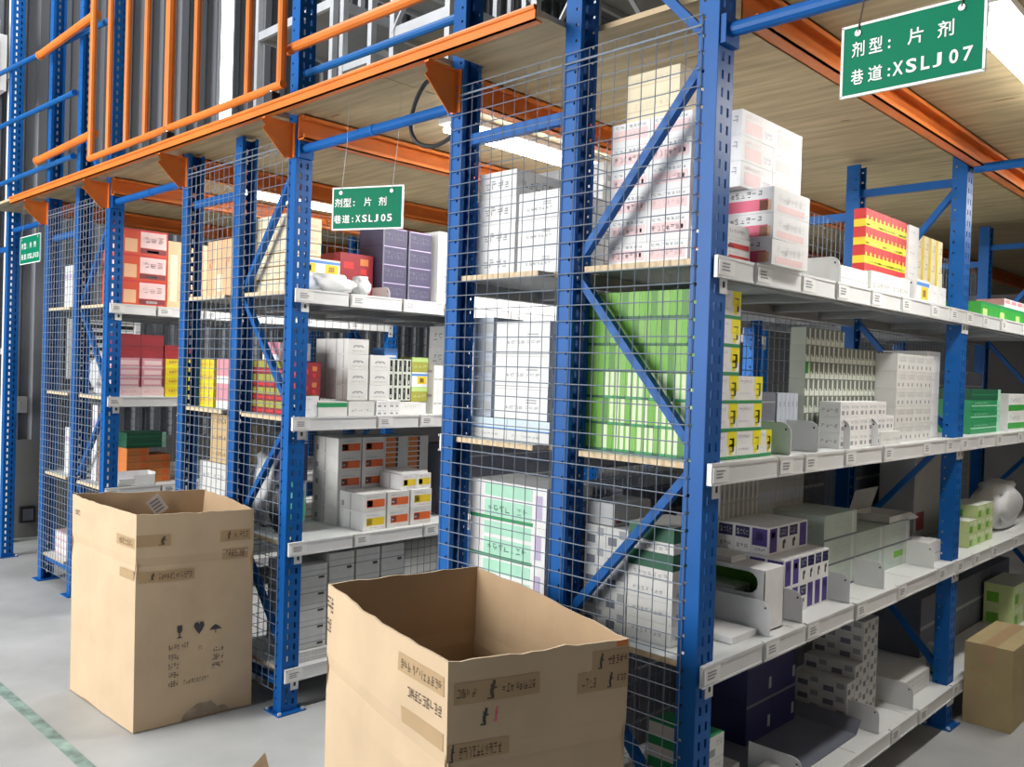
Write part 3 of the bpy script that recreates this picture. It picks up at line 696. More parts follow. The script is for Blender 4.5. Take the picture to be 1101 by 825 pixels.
def pack(desc, cat, group, style, x, y, z, d, rz=0, name=None):
    nm = name or (NAMES.get(style, 'medicine_pack') if cat == 'pack' else CNAMES.get(style, 'carton') if cat == 'carton' else cat.replace(' ', '_'))
    o = link(nm, pack_mesh(style, d, nm), None, (x, y, z), rz); tag(o, desc, cat, group)
    return o


NP = [0]
LONG = []
CNAMES = dict(pinkpanel='pink_carton', pinkend='pink_carton', pinkstack='pink_carton', plainwhite='white_carton', bigwhite='white_carton', whitetext='white_carton', offw='grey_carton', greycarton='grey_carton', kraft='kraft_carton', creamcarton='kraft_carton', palegreen='pale_green_carton', palegreenlogo='pale_green_carton', greenband='green_carton', greentop='green_carton', darkgreen='green_carton', greenbox='green_carton', greenwhite='green_carton', midgreen='green_carton', mintcarton='mint_carton', redcarton='red_carton', redprint='red_carton', darkredbox='red_carton', orangepanel='orange_carton', goldpanel='orange_carton', pinkbox='pink_carton', palepinkbox='pink_carton', lidcarton='lidded_carton', pattern='patterned_carton', purplecarton='purple_carton', slate='slate_carton', navycarton='navy_carton', peachcarton='peach_carton', yellowpack='golden_carton', greypack='blue_grey_carton')
NAMES = dict(lime='lime_pack', limew='lime_pack', limeb='lime_pack', limec='lime_pack', stripe='striped_pack', stripegreen='striped_pack', bluewhite='navy_pack', bluespine='navy_pack', greyspine='spine_pack', greypanel='spine_pack', redyellow='red_yellow_pack', tube='slim_pack', thinorange='thin_pack', whitedark='printed_pack', roughgrey='rough_pack', dotted='dotted_pack', creamgreen='green_pack', creamyellow='cream_pack', yellowpack='golden_pack', brownyellow='maroon_pack', slate='slate_pack', greypack='blue_grey_pack', archmark='arch_pack')


def stack(desc, style, x1, y0, z0, d, n, group, cat='pack', gap=.0015, rows=None, alt=None, front='x', jit=.4, skip=None, solid=False, face=1, shift=None):
    """n = (deep in x, along y, high). x1 = front (aisle) x; only the packs that can be seen (front, near end, top) are built"""
    y0 = max(y0, .089)
    nx, ny, nz = n; dx, dy, dz = d; rnd = random.Random(hash((round(x1, 2), round(y0, 2), round(z0, 2))) % 9999)
    colh = {}
    for i in range(nx):
        for j in range(ny):
            colh[i, j] = rows(i, j) if rows else nz
    for i in range(nx):
        for j in range(ny):
            for k in range(colh[i, j]):
                if skip and skip(i, j, k): continue
                hid = i > 0 and j > 0 and k < colh[i, j] - 1 and colh.get((i - 1, j), 0) > k and colh.get((i, j - 1), 0) > k
                if i > 0 and j > 0 and not hid and z0 + k * dz > 1.5 and colh.get((i - 1, j), 0) > k and colh.get((i, j - 1), 0) > k: hid = True
                if hid and not solid: continue
                words = [('bottom row' if k == 0 else 'top row' if k == nz - 1 else ORD[k] + ' up')] if nz > 1 else []
                if ny > 1: words.append(ORD[j] + ' along')
                if nx > 1: words.append(ORD[i] + ' from the aisle' if ny == 1 else ORD[i] + ' deep')
                st = alt(i, j, k) if alt else style
                sx = shift(i, j, k) if shift else 0
                lab = desc + (', ' + ', '.join(words) if words else '')
                if len(lab.replace('-', ' ').split()) > 16: LONG.append(lab)
                pack(lab, cat, group if nx * ny * nz > 1 else None, st, x1 - dx / 2 - i * (dx + gap) - rnd.random() * .0025 * jit + sx, y0 + dy / 2 + j * (dy + gap), z0 + k * (dz + .0008), d, R((rnd.random() - .5) * 1.6 * jit))
                NP[0] += 1


def divider(x1, y, z, lab, depth=.36, h=.10, clear=False):
    """sheet-metal shelf divider with a foot and a rounded front corner"""
    mb = MB(); m = 'plate_white'; t = .0015
    P = [(x1 - depth, 0), (x1, 0), (x1, h - .035)]
    for q in range(1, 6): a = q * math.pi / 10; P.append((x1 - .035 + .035 * math.cos(a), h - .035 + .035 * math.sin(a)))
    P.append((x1 - depth, h))
    n = len(P)
    mb.quad([(px, -t, pz) for px, pz in P], m); mb.quad([(px, t, pz) for px, pz in P][::-1], m)
    for i in range(n):
        a, c = P[i], P[(i + 1) % n]; mb.quad([(a[0], -t, a[1]), (a[0], t, a[1]), (c[0], t, c[1]), (c[0], -t, c[1])], m)
    mb.box(x1 - depth, x1, t, .022, 0, .0025, m)
    hx, hz = x1 - .018, h - .022; mb.quad([(hx + .004 * math.cos(q), -t - .0004, hz + .004 * math.sin(q)) for q in (0, 1.05, 2.1, 3.14, 4.2, 5.24)], 'dark_slot')
    o = mb.build('shelf_divider', None, (0, y, z)); tag(o, lab, 'divider', 'shelf dividers')
    return o


S4, S3, S2, S1 = [q + .0012 for q in LEV]

# ================= nearest rack, aisle side (facing +x) =================
# top shelf
stack('white pink-printed carton behind the near mesh, top shelf', 'pinkstack', -.150, .115, S1, (.150, .23, .0765), (2, 2, 6), 'white and pink cartons on the nearest top shelf', 'carton')
stack('white carton jutting forward over the pink-ended cartons', 'pinkpanel', -.038, .212, S1 + 3 * .0788, (.108, .197, .0765), (1, 2, 3), 'white and pink cartons on the nearest top shelf', 'carton')
stack('white carton with rose-pink end panel, overhanging the top shelf edge', 'pinkend', .048, .262, S1 + .003, (.185, .235, .0765), (1, 1, 3), 'pink-ended cartons', 'carton')
stack('kraft yellow carton on top of the white cartons behind mesh', 'creamcarton', -.215, .14, S1 + 6 * .0775, (.2, .26, .078), (1, 1, 2), 'kraft cartons near the ceiling', 'carton')
stack('flat red and white box on the top shelf at the nearest post', 'redlow', -.004, .052, S1, (.12, .135, .034), (1, 1, 2), 'red and white boxes by the nearest post', 'pack')
pack('red and white box lying on the red boxes by the nearest post', 'pack', None, 'whitetext', -.066, .155, S1 + .0705, (.118, .13, .036))
for y, lab in ((.222, 'grey divider on the top shelf beside the red and white boxes'), (.535, 'grey divider on the top shelf behind the pink-ended cartons'), (.86, 'grey divider on the top shelf, fourth along'), (1.60, 'grey divider on the top shelf in front of the red and yellow packs')): divider(-.004, y, S1, lab, .22 if y < .3 else .3)
stack('slim white pack standing at the top shelf edge', 'tube', -.02, .91, S1, (.10, .022, .075), (1, 10, 1), 'slim white packs on the top shelf')
stack('grey-white carton lying at the top shelf edge behind the slim packs', 'offw', -.02, 1.18, S1, (.11, .20, .085), (1, 2, 1), 'grey-white cartons at the top shelf edge', 'carton')
stack('white box with blue label at the top shelf edge', 'picturebox', -.02, 1.66, S1, (.12, .15, .10), (1, 1, 1), None)
stack('white carton at the far end of the nearest top shelf', 'plainwhite', -.05, 1.85, S1, (.14, .09, .10), (1, 3, 1), 'white cartons by the second post', 'carton')
stack('white carton under the red and yellow packs', 'plainwhite', -.14, 1.40, S1, (.2, .235, .0745), (1, 2, 1), 'white cartons under the red and yellow packs', 'carton')
stack('red and yellow pack in the tiered stack on the top shelf', 'redyellow', -.15, 1.43, S1 + .076, (.05, .044, .074), (1, 10, 4), 'red and yellow packs on the top shelf')
stack('white carton standing past the red and yellow packs', 'plainwhite', -.14, 1.89, S1, (.16, .12, .092), (1, 1, 4), 'tall white stack on the top shelf', 'carton')
stack('yellow and cream pack in the stack at the second post', 'yellowwhite', -.26, 2.30, S1, (.14, .10, .10), (1, 4, 4), 'yellow and cream packs past the second post')
# second shelf
LR = lambda i, j: 6 if j == 0 else (3 if j == 1 and i < 5 else 0)
stack('lime green pack behind the near mesh', 'lime', -.035, .058, S2, (.0207, .150, .0835), (22, 2, 6), 'lime and white packs in the tall near stack', rows=LR, alt=lambda i, j, k: ('lime', 'limeb', 'limec', 'lime', 'limeb')[(i * 3 + k * k) % 5] if (k > 2 or i > 17 or (i * 7 + k) % 4 == 0) else 'limew')
pack('lime and white pack standing alone beyond the tall lime stack', 'pack', None, 'lime', -.09, .42, S2, (.10, .10, .083))
stack('dark slate pack beside the lime packs, second shelf', 'slate', -.14, .56, S2, (.14, .125, .066), (1, 1, 3), 'slate packs on the second shelf')
stack('blue-grey pack next to the slate packs', 'greypack', -.14, .70, S2, (.14, .030, .098), (1, 5, 2), 'blue-grey packs on the second shelf')
ST = lambda i, j: 7 if j < 8 else 6
stack('dark and white striped pack, second shelf', 'stripe', -.14, .905, S2, (.06, .0405, .0622), (1, 20, 7), 'striped packs on the second shelf', rows=ST, alt=lambda i, j, k: 'stripegreen' if (j > 15 and k in (2, 3)) or (j == 0 and k == 4) else 'stripe')
stack('white pack with dark print, in front of the striped packs', 'whitedark', -.03, .97, S2, (.08, .085, .056), (1, 6, 3), 'white packs before the striped stack', rows=lambda i, j: 3 if j < 5 else 2)
stack('pale box with grey pattern beside the striped packs', 'pattern', -.05, 1.56, S2, (.16, .105, .073), (1, 4, 5), 'patterned pale boxes on the second shelf', 'carton')
stack('wide white carton next to the second post, second shelf', 'plainwhite', -.08, 2.0, S2, (.2, .17, .098), (1, 1, 4), 'wide white cartons at the second post', 'carton')
for k, y in enumerate((.535, .74, 1.0, 1.26)): divider(-.004, y, S2, 'grey divider on the second shelf, %s along from the lime packs' % ORD[k], (.3, .12, .024, .024)[k], .105)
stack('low grey-white box at the second shelf edge, by the dividers', 'offw', -.02, 1.34, S2, (.05, .10, .05), (1, 2, 1), 'low boxes at the second shelf edge')
# third shelf
stack('white and dark green carton behind the near mesh, third shelf', 'greenband', -.145, .075, S3 + .195, (.165, .2, .083), (1, 1, 2), 'green-banded cartons behind the mesh', 'carton')
stack('grey-white carton under the green-banded cartons', 'offw', -.145, .075, S3, (.165, .2, .064), (1, 1, 3), 'grey-white cartons behind the mesh', 'carton')
stack('pale grey pack behind the diagonal brace, third shelf', 'roughgrey', -.315, .08, S3, (.085, .2, .065), (2, 1, 5), 'pale grey packs behind the mesh')
pack('tall dark-edged white carton behind the near mesh, third shelf', 'carton', None, 'greycarton', -.44, .2, S3 + 5 * .0662, (.12, .2, .07))
pack('white sheet pile lying on the third shelf by the nearest post', 'pack', None, 'plainwhite', -.15, .34, S3, (.22, .15, .02))
divider(.0, .43, S3, 'grey divider in front of the open green tray, third shelf', .36, .11)
t = empty('display_tray', (-.195, .475, S3)); tag(t, 'white display tray with cut-out front and green inside, third shelf', 'tray')
m_ = MB(); X0, X1, Y0, Y1, H = -.18, .165, -.03, .10, .196
m_.box(X0, X1, Y0, Y1, 0, .004, 'white'); m_.box(X0, X1, Y1 - .004, Y1, 0, H, 'white', {'-y': 'lime2'}); m_.box(X0, X0 + .004, Y0, Y1, 0, H, 'white', {'x': 'lime2'}); m_.box(X1 - .004, X1, Y0, Y1, 0, H, 'white', {'-x': 'lime2'})
m_.build('tray_body', t)
m_ = MB(); m_.box(X0, X1, Y0, Y1, H, H + .006, 'white', {'-z': 'lime2'}); m_.build('lid', t)
m_ = MB(); op = [(X0 + .01, .12), (X1 - .05, .12)]
for q in range(0, 7): a = -math.pi / 2 + q * math.pi / 6; op.append((X1 - .06 + .035 * math.cos(a), .155 + .035 * math.sin(a)))
op.append((X0 + .01, .19)); out = [(X0, 0), (X1, 0), (X1, H), (X0, H)]
def ring_front(mb, y, m):
    a = [(X0, 0), (X1, 0), (X1, H), (X0, H)]; c = op
    mb.quad([(X0, y, 0), (X1, y, 0), (X1, y, .12), (X0, y, .12)], m); mb.quad([(X0, y, .19), (X1, y, .19), (X1, y, H), (X0, y, H)], m); mb.quad([(X0, y, .12), (X0 + .01, y, .12), (X0 + .01, y, .19), (X0, y, .19)], m)
    prev = (X1 - .06, .12)
    for px, pz in op[2:-1]: mb.quad([(prev[0], y, prev[1]), (X1, y, prev[1]), (X1, y, pz), (px, y, pz)], m); prev = (px, pz)
ring_front(m_, Y0, 'white'); ring_front(m_, Y0 + .003, 'lime2'); m_.build('front_panel', t)
for k in range(4): pack('white pack inside the green display tray, %s in the pile' % ('lowest', 'second', 'third', 'top')[k], 'pack', 'packs in the display tray', 'whitedark', -.24, .512, S3 + .005 + k * .031, (.2, .09, .03), R(3 - 3 * k))
stack('flat grey-white pack on top of the display tray', 'offw', -.16, .46, S3 + .2035, (.24, .1, .009), (1, 1, 2), 'flat packs on the display tray')
stack('grey pack stacked behind the display tray', 'greypanel', -.36, .585, S3, (.1, .1, .078), (1, 1, 4), 'packs behind the display tray')
stack('navy and white pack, third shelf cluster', 'bluewhite', -.075, .665, S3, (.066, .058, .098), (4, 6, 2), 'navy and white packs on the third shelf', alt=lambda i, j, k: 'bluespine' if (j in (0, 1) and i == 0) or (k == 0 and j > 2) or (i == 1 and j == 0) else 'bluewhite')
stack('navy and white pack on top of the navy cluster', 'bluewhite', -.15, .60 + .09, S3 + 2 * .0992, (.066, .075, .096), (3, 4, 1), 'navy and white packs on the third shelf', alt=lambda i, j, k: 'bluespine' if (i + j) % 3 == 0 else 'bluewhite')
stack('grey spine-out pack behind the navy packs', 'greyspine', -.345, .692, S3, (.12, .034, .116), (1, 19, 4), 'grey spine-out packs on the third shelf', alt=lambda i, j, k: 'greyspine' if j < 8 else 'greypanel', rows=lambda i, j: 4)
stack('pale green carton with printed panel, third shelf', 'palegreen', -.13, 1.10, S3, (.22, .30, .0985), (1, 3, 3), 'pale green cartons on the third shelf', 'carton', rows=lambda i, j: 3 if j == 0 else 2, alt=lambda i, j, k: 'palegreenlogo' if j == 2 and k == 0 else 'palegreen')
oc = empty('open_box', (-.22, 1.88, S3 + .1985)); tag(oc, 'small grey carton with raised flaps on the pale green cartons', 'box')
m_ = MB()
m_.box(-.09, .09, -.13, .13, 0, .003, 'shade_white')
for (a, c, d_, e) in ((-.09, .09, -.13, -.127), (-.09, .09, .127, .13), (-.09, -.087, -.13, .13), (.087, .09, -.13, .13)): m_.box(a, c, d_, e, 0, .03, 'shade_white')
m_.build('box_body', oc)
m_ = MB(); m_.quad([(-.09, -.13, .03), (-.09, .13, .03), (-.06, .13, .13), (-.06, -.13, .13)], 'grey'); m_.quad([(-.092, -.13, .03), (-.062, -.13, .13), (-.062, .13, .13), (-.092, .13, .03)], 'grey'); m_.build('flap', oc)
m_ = MB(); m_.quad([(.09, .03, .03), (.09, .13, .03), (.125, .13, .012), (.125, .03, .012)], 'white'); m_.quad([(.09, .03, .028), (.125, .03, .01), (.125, .13, .01), (.09, .13, .028)], 'white'); m_.build('flap', oc)
stack('slim pale pack in the row beside the second post, third shelf', 'tube', -.05, 2.02, S3, (.12, .022, .095), (1, 7, 1), 'slim pale packs by the second post')
for k, y in enumerate((.66, 1.045, 1.075 + .3, 1.95)): divider(-.002, y, S3, 'grey divider on the third shelf, %s beyond the display tray' % ORD[k], .07 if k == 0 else .12, .105)
# bottom shelf
stack('white box with dark green top by the nearest post, bottom shelf', 'greentop', -.012, .05, S4, (.2, .10, .068), (1, 1, 5), 'green-topped boxes on the bottom shelf', 'carton')
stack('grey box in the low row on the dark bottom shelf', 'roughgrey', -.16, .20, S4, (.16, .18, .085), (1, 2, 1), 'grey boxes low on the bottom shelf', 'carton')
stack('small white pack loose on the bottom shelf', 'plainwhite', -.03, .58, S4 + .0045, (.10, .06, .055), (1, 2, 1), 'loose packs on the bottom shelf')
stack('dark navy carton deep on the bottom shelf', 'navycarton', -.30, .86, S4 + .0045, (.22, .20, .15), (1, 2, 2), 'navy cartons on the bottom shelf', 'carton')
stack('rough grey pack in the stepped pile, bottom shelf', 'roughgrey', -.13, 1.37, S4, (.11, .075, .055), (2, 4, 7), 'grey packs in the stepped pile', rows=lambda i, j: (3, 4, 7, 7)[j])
stack('white flat sheet pile by the second post, bottom shelf', 'offw', -.06, 1.83, S4, (.18, .30, .02), (1, 1, 4), 'flat white piles on the bottom shelf')
for k, y in enumerate((.70, 1.38, 1.755)): divider(-.002, y, S4, 'grey divider on the bottom shelf, %s from the nearest post' % ORD[k], .2, .105)
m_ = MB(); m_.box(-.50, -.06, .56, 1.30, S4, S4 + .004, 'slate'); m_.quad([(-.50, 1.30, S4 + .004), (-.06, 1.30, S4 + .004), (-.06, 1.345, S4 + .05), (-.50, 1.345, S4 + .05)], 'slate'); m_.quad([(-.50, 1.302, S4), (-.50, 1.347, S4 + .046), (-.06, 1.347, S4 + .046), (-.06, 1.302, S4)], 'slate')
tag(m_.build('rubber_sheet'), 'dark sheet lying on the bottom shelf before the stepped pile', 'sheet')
# second bay
stack('bright green box on the top shelf past the second post', 'midgreen', -.04, 2.62, S1, (.2, .30, .085), (1, 4, 1), 'green boxes past the second post', 'carton')
stack('white pack on the green boxes past the second post', 'redslim', -.06, 3.1, S1 + .087, (.14, .12, .05), (1, 4, 1), 'packs on the green boxes')
stack('pale spine-out pack behind the green boxes', 'greyspine', -.42, 2.5, S1, (.12, .05, .15), (1, 14, 2), 'pale packs deep on the top shelf')
stack('dark green box past the second post, second shelf', 'darkgreen', -.06, 2.60, S2, (.18, .50, .056), (1, 1, 4), 'dark green boxes past the second post', 'carton', alt=lambda i, j, k: 'greenbox' if k < 3 else 'darkgreen')
stack('green-banded white box beyond the dark green boxes', 'greenwhite', -.06, 3.26, S2, (.2, .30, .10), (1, 3, 2), 'green-banded boxes far along', 'carton')
stack('slate carton deep in the far bay, second shelf', 'slate', -.32, 2.5, S2, (.14, .3, .16), (1, 4, 2), 'slate cartons deep in the far bay', 'carton')
stack('cream and green pack past the second post, third shelf', 'creamgreen', -.05, 2.60, S3, (.14, .135, .066), (1, 3, 3), 'cream and green packs', rows=lambda i, j: (2, 3, 3)[j])
stack('big grey carton at the back of the far bay, third shelf', 'greycarton', -.30, 2.55, S3, (.18, .75, .48), (1, 1, 1), None, 'carton')
stack('slate carton at the back of the far bay, bottom shelf', 'slate', -.23, 2.5, S4, (.25, .4, .3), (1, 4, 1), 'dark cartons in the far bottom bay', 'carton')
stack('light green pack at the far end of the bottom shelf', 'creamgreen', -.05, 3.5, S4, (.16, .2, .12), (1, 2, 2), 'green packs far along the bottom shelf')
stack('mint pack on the bottom shelf behind the taped carton', 'mintcarton', -.03, 2.30, S4, (.1, .06, .14), (1, 1, 1), None)


def bag(label, x, y, z, sx, sy, sz, m, seed=0, group=None, rz=0, amp=.10):
    bm = bmesh.new(); bmesh.ops.create_cube(bm, size=1); bmesh.ops.subdivide_edges(bm, edges=bm.edges[:], cuts=7, use_grid_fill=True)
    for v in bm.verts:
        p = v.co.copy(); r_ = 1 - .28 * ((abs(p.x) * 2) ** 4 * (abs(p.z) * 2) ** 2 + (abs(p.y) * 2) ** 4 * (abs(p.z) * 2) ** 2) - .12 * (abs(2 * p.x * 2 * p.y)) ** 3
        n1 = noise.noise(p * 5 + Vector((seed * 3.1, 0, 0))) * amp; q = p * r_ + p.normalized() * n1 * (0 if p.z < -.45 else 1)
        v.co = Vector((q.x * sx, q.y * sy, (max(q.z, -.5) + .5) * sz))
    me = bpy.data.meshes.new('bag'); bm.to_mesh(me); bm.free(); me.materials.append(MATS[m])
    for p in me.polygons: p.use_smooth = True
    o = link('plastic_sack', me, None, (x, y, z), rz); tag(o, label, 'bag', group)
    return o


mat('sack_white', (.62, .63, .64), .6, var=.08, scale=12, bump=.3)
mat('sack_green', (.05, .34, .17), .35, var=.15, scale=12, bump=.3)
bag('white woven sack leaning beyond the cream and green packs', -.15, 3.45, S3, .2, .5, .27, 'sack_white', 1, amp=.035)

# ================= nearest rack, back side (seen through the mesh) =================
stack('white back-side carton behind the mesh, top shelf', 'bigwhite', -.66, .34, S1, (.195, .24, .105), (2, 1, 4), 'white cartons on the back side, top shelf', 'carton')
stack('white carton standing in front of the taller cartons, behind mesh', 'bigwhite', -.645, .09, S1, (.19, .235, .094), (1, 1, 3), 'front white cartons on the back side, top shelf', 'carton')
stack('white box beside the front white cartons, behind mesh', 'whitetext', -.85, .09, S1, (.185, .235, .094), (1, 1, 4), 'front white cartons on the back side, top shelf', 'carton')
pack('slim pink-topped white carton by the back post, top shelf', 'carton', None, 'redslim', -1.065, .16, S1, (.035, .12, .28))
stack('blue-grey pack by the back post, second shelf', 'greypack', -.955, .1, S2 + .075, (.05, .16, .072), (2, 1, 5), 'blue-grey packs by the back post')
stack('large white carton behind the mesh, second shelf', 'bigwhite', -.68, .1, S2 + .075, (.26, .2, .115), (1, 1, 3), 'large white cartons behind the mesh', 'carton', rows=lambda i, j: 3)
stack('pale blue tray row under the large white cartons', 'paleblue', -.66, .09, S2 + .036, (.2, .2, .037), (2, 1, 1), 'pale blue trays behind the mesh', 'tray')
stack('flat white box on the second shelf board, behind mesh', 'offw', -.66, .085, S2, (.2, .2, .034), (2, 1, 1), 'flat boxes on the back board')
stack('white and mint green carton behind the mesh, third shelf', 'mintcarton', -.665, .095, S3, (.375, .25, .138), (1, 1, 3), 'mint green cartons behind the mesh', 'carton')
pack('purple carton wedged next to the mint green cartons', 'carton', None, 'purplecarton', -.625, .2, S3, (.05, .2, .36))
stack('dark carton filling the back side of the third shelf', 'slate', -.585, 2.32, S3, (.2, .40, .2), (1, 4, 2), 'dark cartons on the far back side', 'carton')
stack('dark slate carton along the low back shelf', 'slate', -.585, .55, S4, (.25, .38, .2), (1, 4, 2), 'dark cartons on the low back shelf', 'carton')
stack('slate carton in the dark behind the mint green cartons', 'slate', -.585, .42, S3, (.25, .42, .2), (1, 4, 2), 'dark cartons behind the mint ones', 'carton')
stack('grey-white carton on the low back shelf', 'offw', -.63, .12, S4, (.2, .3, .13), (2, 1, 3), 'cartons low on the back side', 'carton')

# ================= middle rack, aisle side =================
F = B1 - .03
bag('white plastic-wrapped parcel at the near edge, middle rack top shelf', F - .055, .26, S1, .11, .24, .095, 'sack_white', 3)
bag('small rolled white bag beside the wrapped parcel', F - .055, .43, S1, .10, .09, .10, 'sack_white', 5)
gl = MB(); gl.box(F - .06, F - .03, .17, .33, S1 + .0915, S1 + .0925, 'limelight'); tag(gl.build('paper_strip', None, (0, 0, 0)), 'yellow-green paper strip on the wrapped parcel', 'label')
stack('white box with colour picture behind the wrapped parcel', 'picturebox', F - .113, .06, S1, (.07, .13, .085), (1, 2, 2), 'picture boxes on the middle rack')
stack('dark red carton with orange marks, middle rack top shelf', 'redcarton', F - .125, .36, S1, (.2, .2, .11), (1, 1, 2), 'dark red cartons on the middle rack', 'carton')
stack('purple wrapped pack in the stack under the hanging sign', 'purplecarton', F - .06, .57, S1, (.2, .155, .092), (1, 2, 4), 'purple packs on the middle rack', 'carton', gap=.012)
stack('white pack slotted between the purple packs', 'plainwhite', F - .08, .727, S1, (.16, .010, .36), (1, 1, 1), None)
stack('white carton with tick mark beside the purple packs', 'tickwhite', F - .03, .915, S1, (.2, .16, .097), (1, 1, 4), 'tick-marked cartons', 'carton')
divider(F + .018, .56, S1, 'pale divider under the purple packs, middle rack', .2, .06)
# seen through the end mesh
stack('cream pack with brown edge behind the middle rack mesh', 'creamyellow', F - .19, .075, S1, (.087, .2, .062), (3, 1, 6), 'cream packs behind the middle mesh')
stack('peach-orange carton behind the middle rack mesh', 'peachcarton', B2 - .09, .09, S1, (.175, .2, .30), (2, 1, 1), 'peach cartons behind the middle mesh', 'carton')
# second shelf
stack('dark red pack at the near post, middle rack second shelf', 'redcarton', F - .02, .07, S2 + .10, (.10, .10, .075), (1, 1, 2), 'dark red packs at the near post')
stack('white carton under the dark red packs, middle rack', 'plainwhite', F - .02, .07, S2, (.12, .10, .048), (1, 1, 2), 'white cartons under the dark red packs', 'carton')
stack('pale grey pack with arch mark, middle rack second shelf', 'archmark', F - .05, .37, S2 + .075, (.28, .122, .075), (1, 2, 4), 'arch-marked packs', rows=lambda i, j: 4 if j == 0 else 3, gap=.012)
pack('flat box with green lid under the arch-marked packs', 'box', None, 'mintlid', F - .085, .265, S2, (.14, .165, .070), name='lidded_box')
stack('plain grey box between the green-lidded box and white packs', 'offw', F - .02, .36, S2, (.14, .155, .070), (1, 1, 1), None, 'carton')
stack('small white pack at the shelf edge below the arch marks', 'whitedark', F - .01, .52, S2, (.1, .075, .036), (1, 2, 2), 'small white packs at the shelf edge')
stack('blue box above the dotted packs, middle rack', 'bluebox', F - .1, .63, S2 + .29, (.1, .085, .052), (1, 1, 1), None)
stack('black dotted pack in the column, middle rack second shelf', 'dotted', F - .1, .635, S2 + .07, (.1, .055, .072), (1, 3, 3), 'black dotted packs', gap=.004)
stack('white tray under the dotted packs, middle rack', 'plainwhite', F - .02, .68, S2, (.16, .17, .062), (1, 1, 1), None, 'tray')
stack('olive and lime pack beside the dotted packs', 'olivebox', F - .1, .815, S2 + .064, (.1, .11, .078), (1, 1, 3), 'olive and lime packs', alt=lambda i, j, k: 'olivebox' if k != 1 else 'picturebox')
stack('pale spine-out pack at the far post, middle rack second shelf', 'tube', F - .06, .935, S2, (.14, .03, .13), (1, 5, 2), 'pale packs at the far post')
stack('maroon and olive pack behind the middle rack mesh', 'brownyellow', F - .16, .075, S2, (.085, .2, .064), (4, 1, 4), 'maroon and olive packs')
pack('white box on the maroon and olive packs', 'box', None, 'redslim', F - .30, .18, S2 + .262, (.16, .17, .085), name='white_box')
stack('golden yellow pack behind the middle rack mesh', 'yellowpack', B2 - .34, .09, S2, (.19, .2, .063), (1, 1, 4), 'golden packs behind the mesh')
stack('cream pack next to the golden packs behind mesh', 'redslim', B2 - .115, .09, S2, (.195, .2, .13), (1, 1, 2), 'cream packs behind the mesh')
# third shelf
stack('white carton with orange panel, rear stack, middle rack', 'orangepanel', F - .21, .44, S3 + .0, (.22, .142, .088), (1, 2, 5), 'orange-panelled cartons, rear stack', 'carton', gap=.008)
stack('white carton with orange panel, front low stack, middle rack', 'orangepanel', F - .002, .45, S3, (.20, .14, .090), (1, 3, 2), 'orange-panelled cartons, front stack', 'carton', gap=.012, alt=lambda i, j, k: 'goldpanel' if (j + k) % 3 == 0 else 'orangepanel')
stack('thin orange-striped pack lying in the pile, middle rack third shelf', 'thinorange', F - .21, .735, S3, (.2, .15, .0268), (1, 2, 16), 'thin orange-striped packs')
stack('gold-panelled carton on the front low stack', 'goldpanel', F - .02, .70, S3 + 2 * .0912, (.18, .10, .078), (1, 2, 1), 'gold-panelled cartons', 'carton')
pack('white sheet lying over the gold-panelled cartons', 'sheet', None, 'plainwhite', F - .11, .80, S3 + 2 * .0912 + .0795, (.16, .17, .012), name='white_sheet')
bag('dark crumpled sack at the near post, middle rack third shelf', F - .23, .14, S3, .12, .1, .22, 'black_rubber', 7)
stack('purple carton at the near post behind the dark sack', 'purplecarton', F - .10, .07, S3 + .26, (.14, .1, .19), (1, 1, 1), None, 'carton')
bag('green and white sack behind the middle rack mesh', F - .42, .18, S3, .18, .16, .36, 'sack_white', 9)
bag('green sack squeezed against the near post of the middle rack', F - .085, .125, S3 + .001, .07, .06, .26, 'sack_green', 11)
stack('tall white carton behind the middle rack diagonal brace', 'tube', B2 + .12, .3, S3, (.07, .08, .5), (1, 1, 1), None, 'carton')
stack('kraft brown carton behind the middle rack mesh, third shelf', 'kraft', B2 - .19, .11, S3 + .28, (.21, .2, .085), (1, 1, 3), 'kraft cartons behind the middle mesh', 'carton')
stack('grey-white carton under the kraft cartons behind mesh', 'offw', B2 - .10, .10, S3, (.40, .22, .138), (1, 1, 2), 'grey cartons under the kraft ones', 'carton')
# bottom shelf
stack('grey lidded carton beside the near post, middle rack bottom shelf', 'lidcarton', F - .02, .10, S4 + .055, (.26, .165, .078), (1, 1, 5), 'grey lidded cartons, near column', 'carton')
stack('grey lidded carton in the deeper column, bottom shelf', 'lidcarton', F - .04, .29, S4, (.26, .145, .096), (1, 3, 5), 'grey lidded cartons, deeper columns', 'carton', gap=.012)
stack('flat white pile under the near grey cartons', 'offw', F + .0, .07, S4, (.22, .18, .012), (1, 1, 4), 'flat white piles on the middle rack')
# farther bays of the middle rack, seen through the first rack
for k, (y, s_, d_, n_) in enumerate(((1.15, 'plainwhite', (.25, .2, .12), (1, 4, 2)), (2.35, 'bigwhite', (.25, .28, .13), (1, 6, 2)))):
    stack('white carton on the middle rack top shelf, %s group' % ('nearer' if k == 0 else 'farther'), s_, F - .05, y, S1, d_, n_, 'white cartons along the middle rack top', 'carton')
for k, (y, s_, d_, n_, ds) in enumerate(((1.1, 'whitetext', (.25, .22, .12), (1, 4, 4), 'white printed carton'), (2.4, 'greypack', (.2, .09, .11), (1, 8, 4), 'blue-grey carton'), (3.3, 'yellowpack', (.2, .1, .1), (1, 5, 3), 'golden carton'))):
    stack('%s far along the middle rack second shelf' % ds, s_, F - .05, y, S2, d_, n_, ds + 's far along the middle rack', 'carton')
stack('slate carton far along the middle rack third shelf', 'slate', F - .08, 1.1, S3, (.25, .3, .13), (1, 3, 3), 'slate cartons far along the middle rack', 'carton')

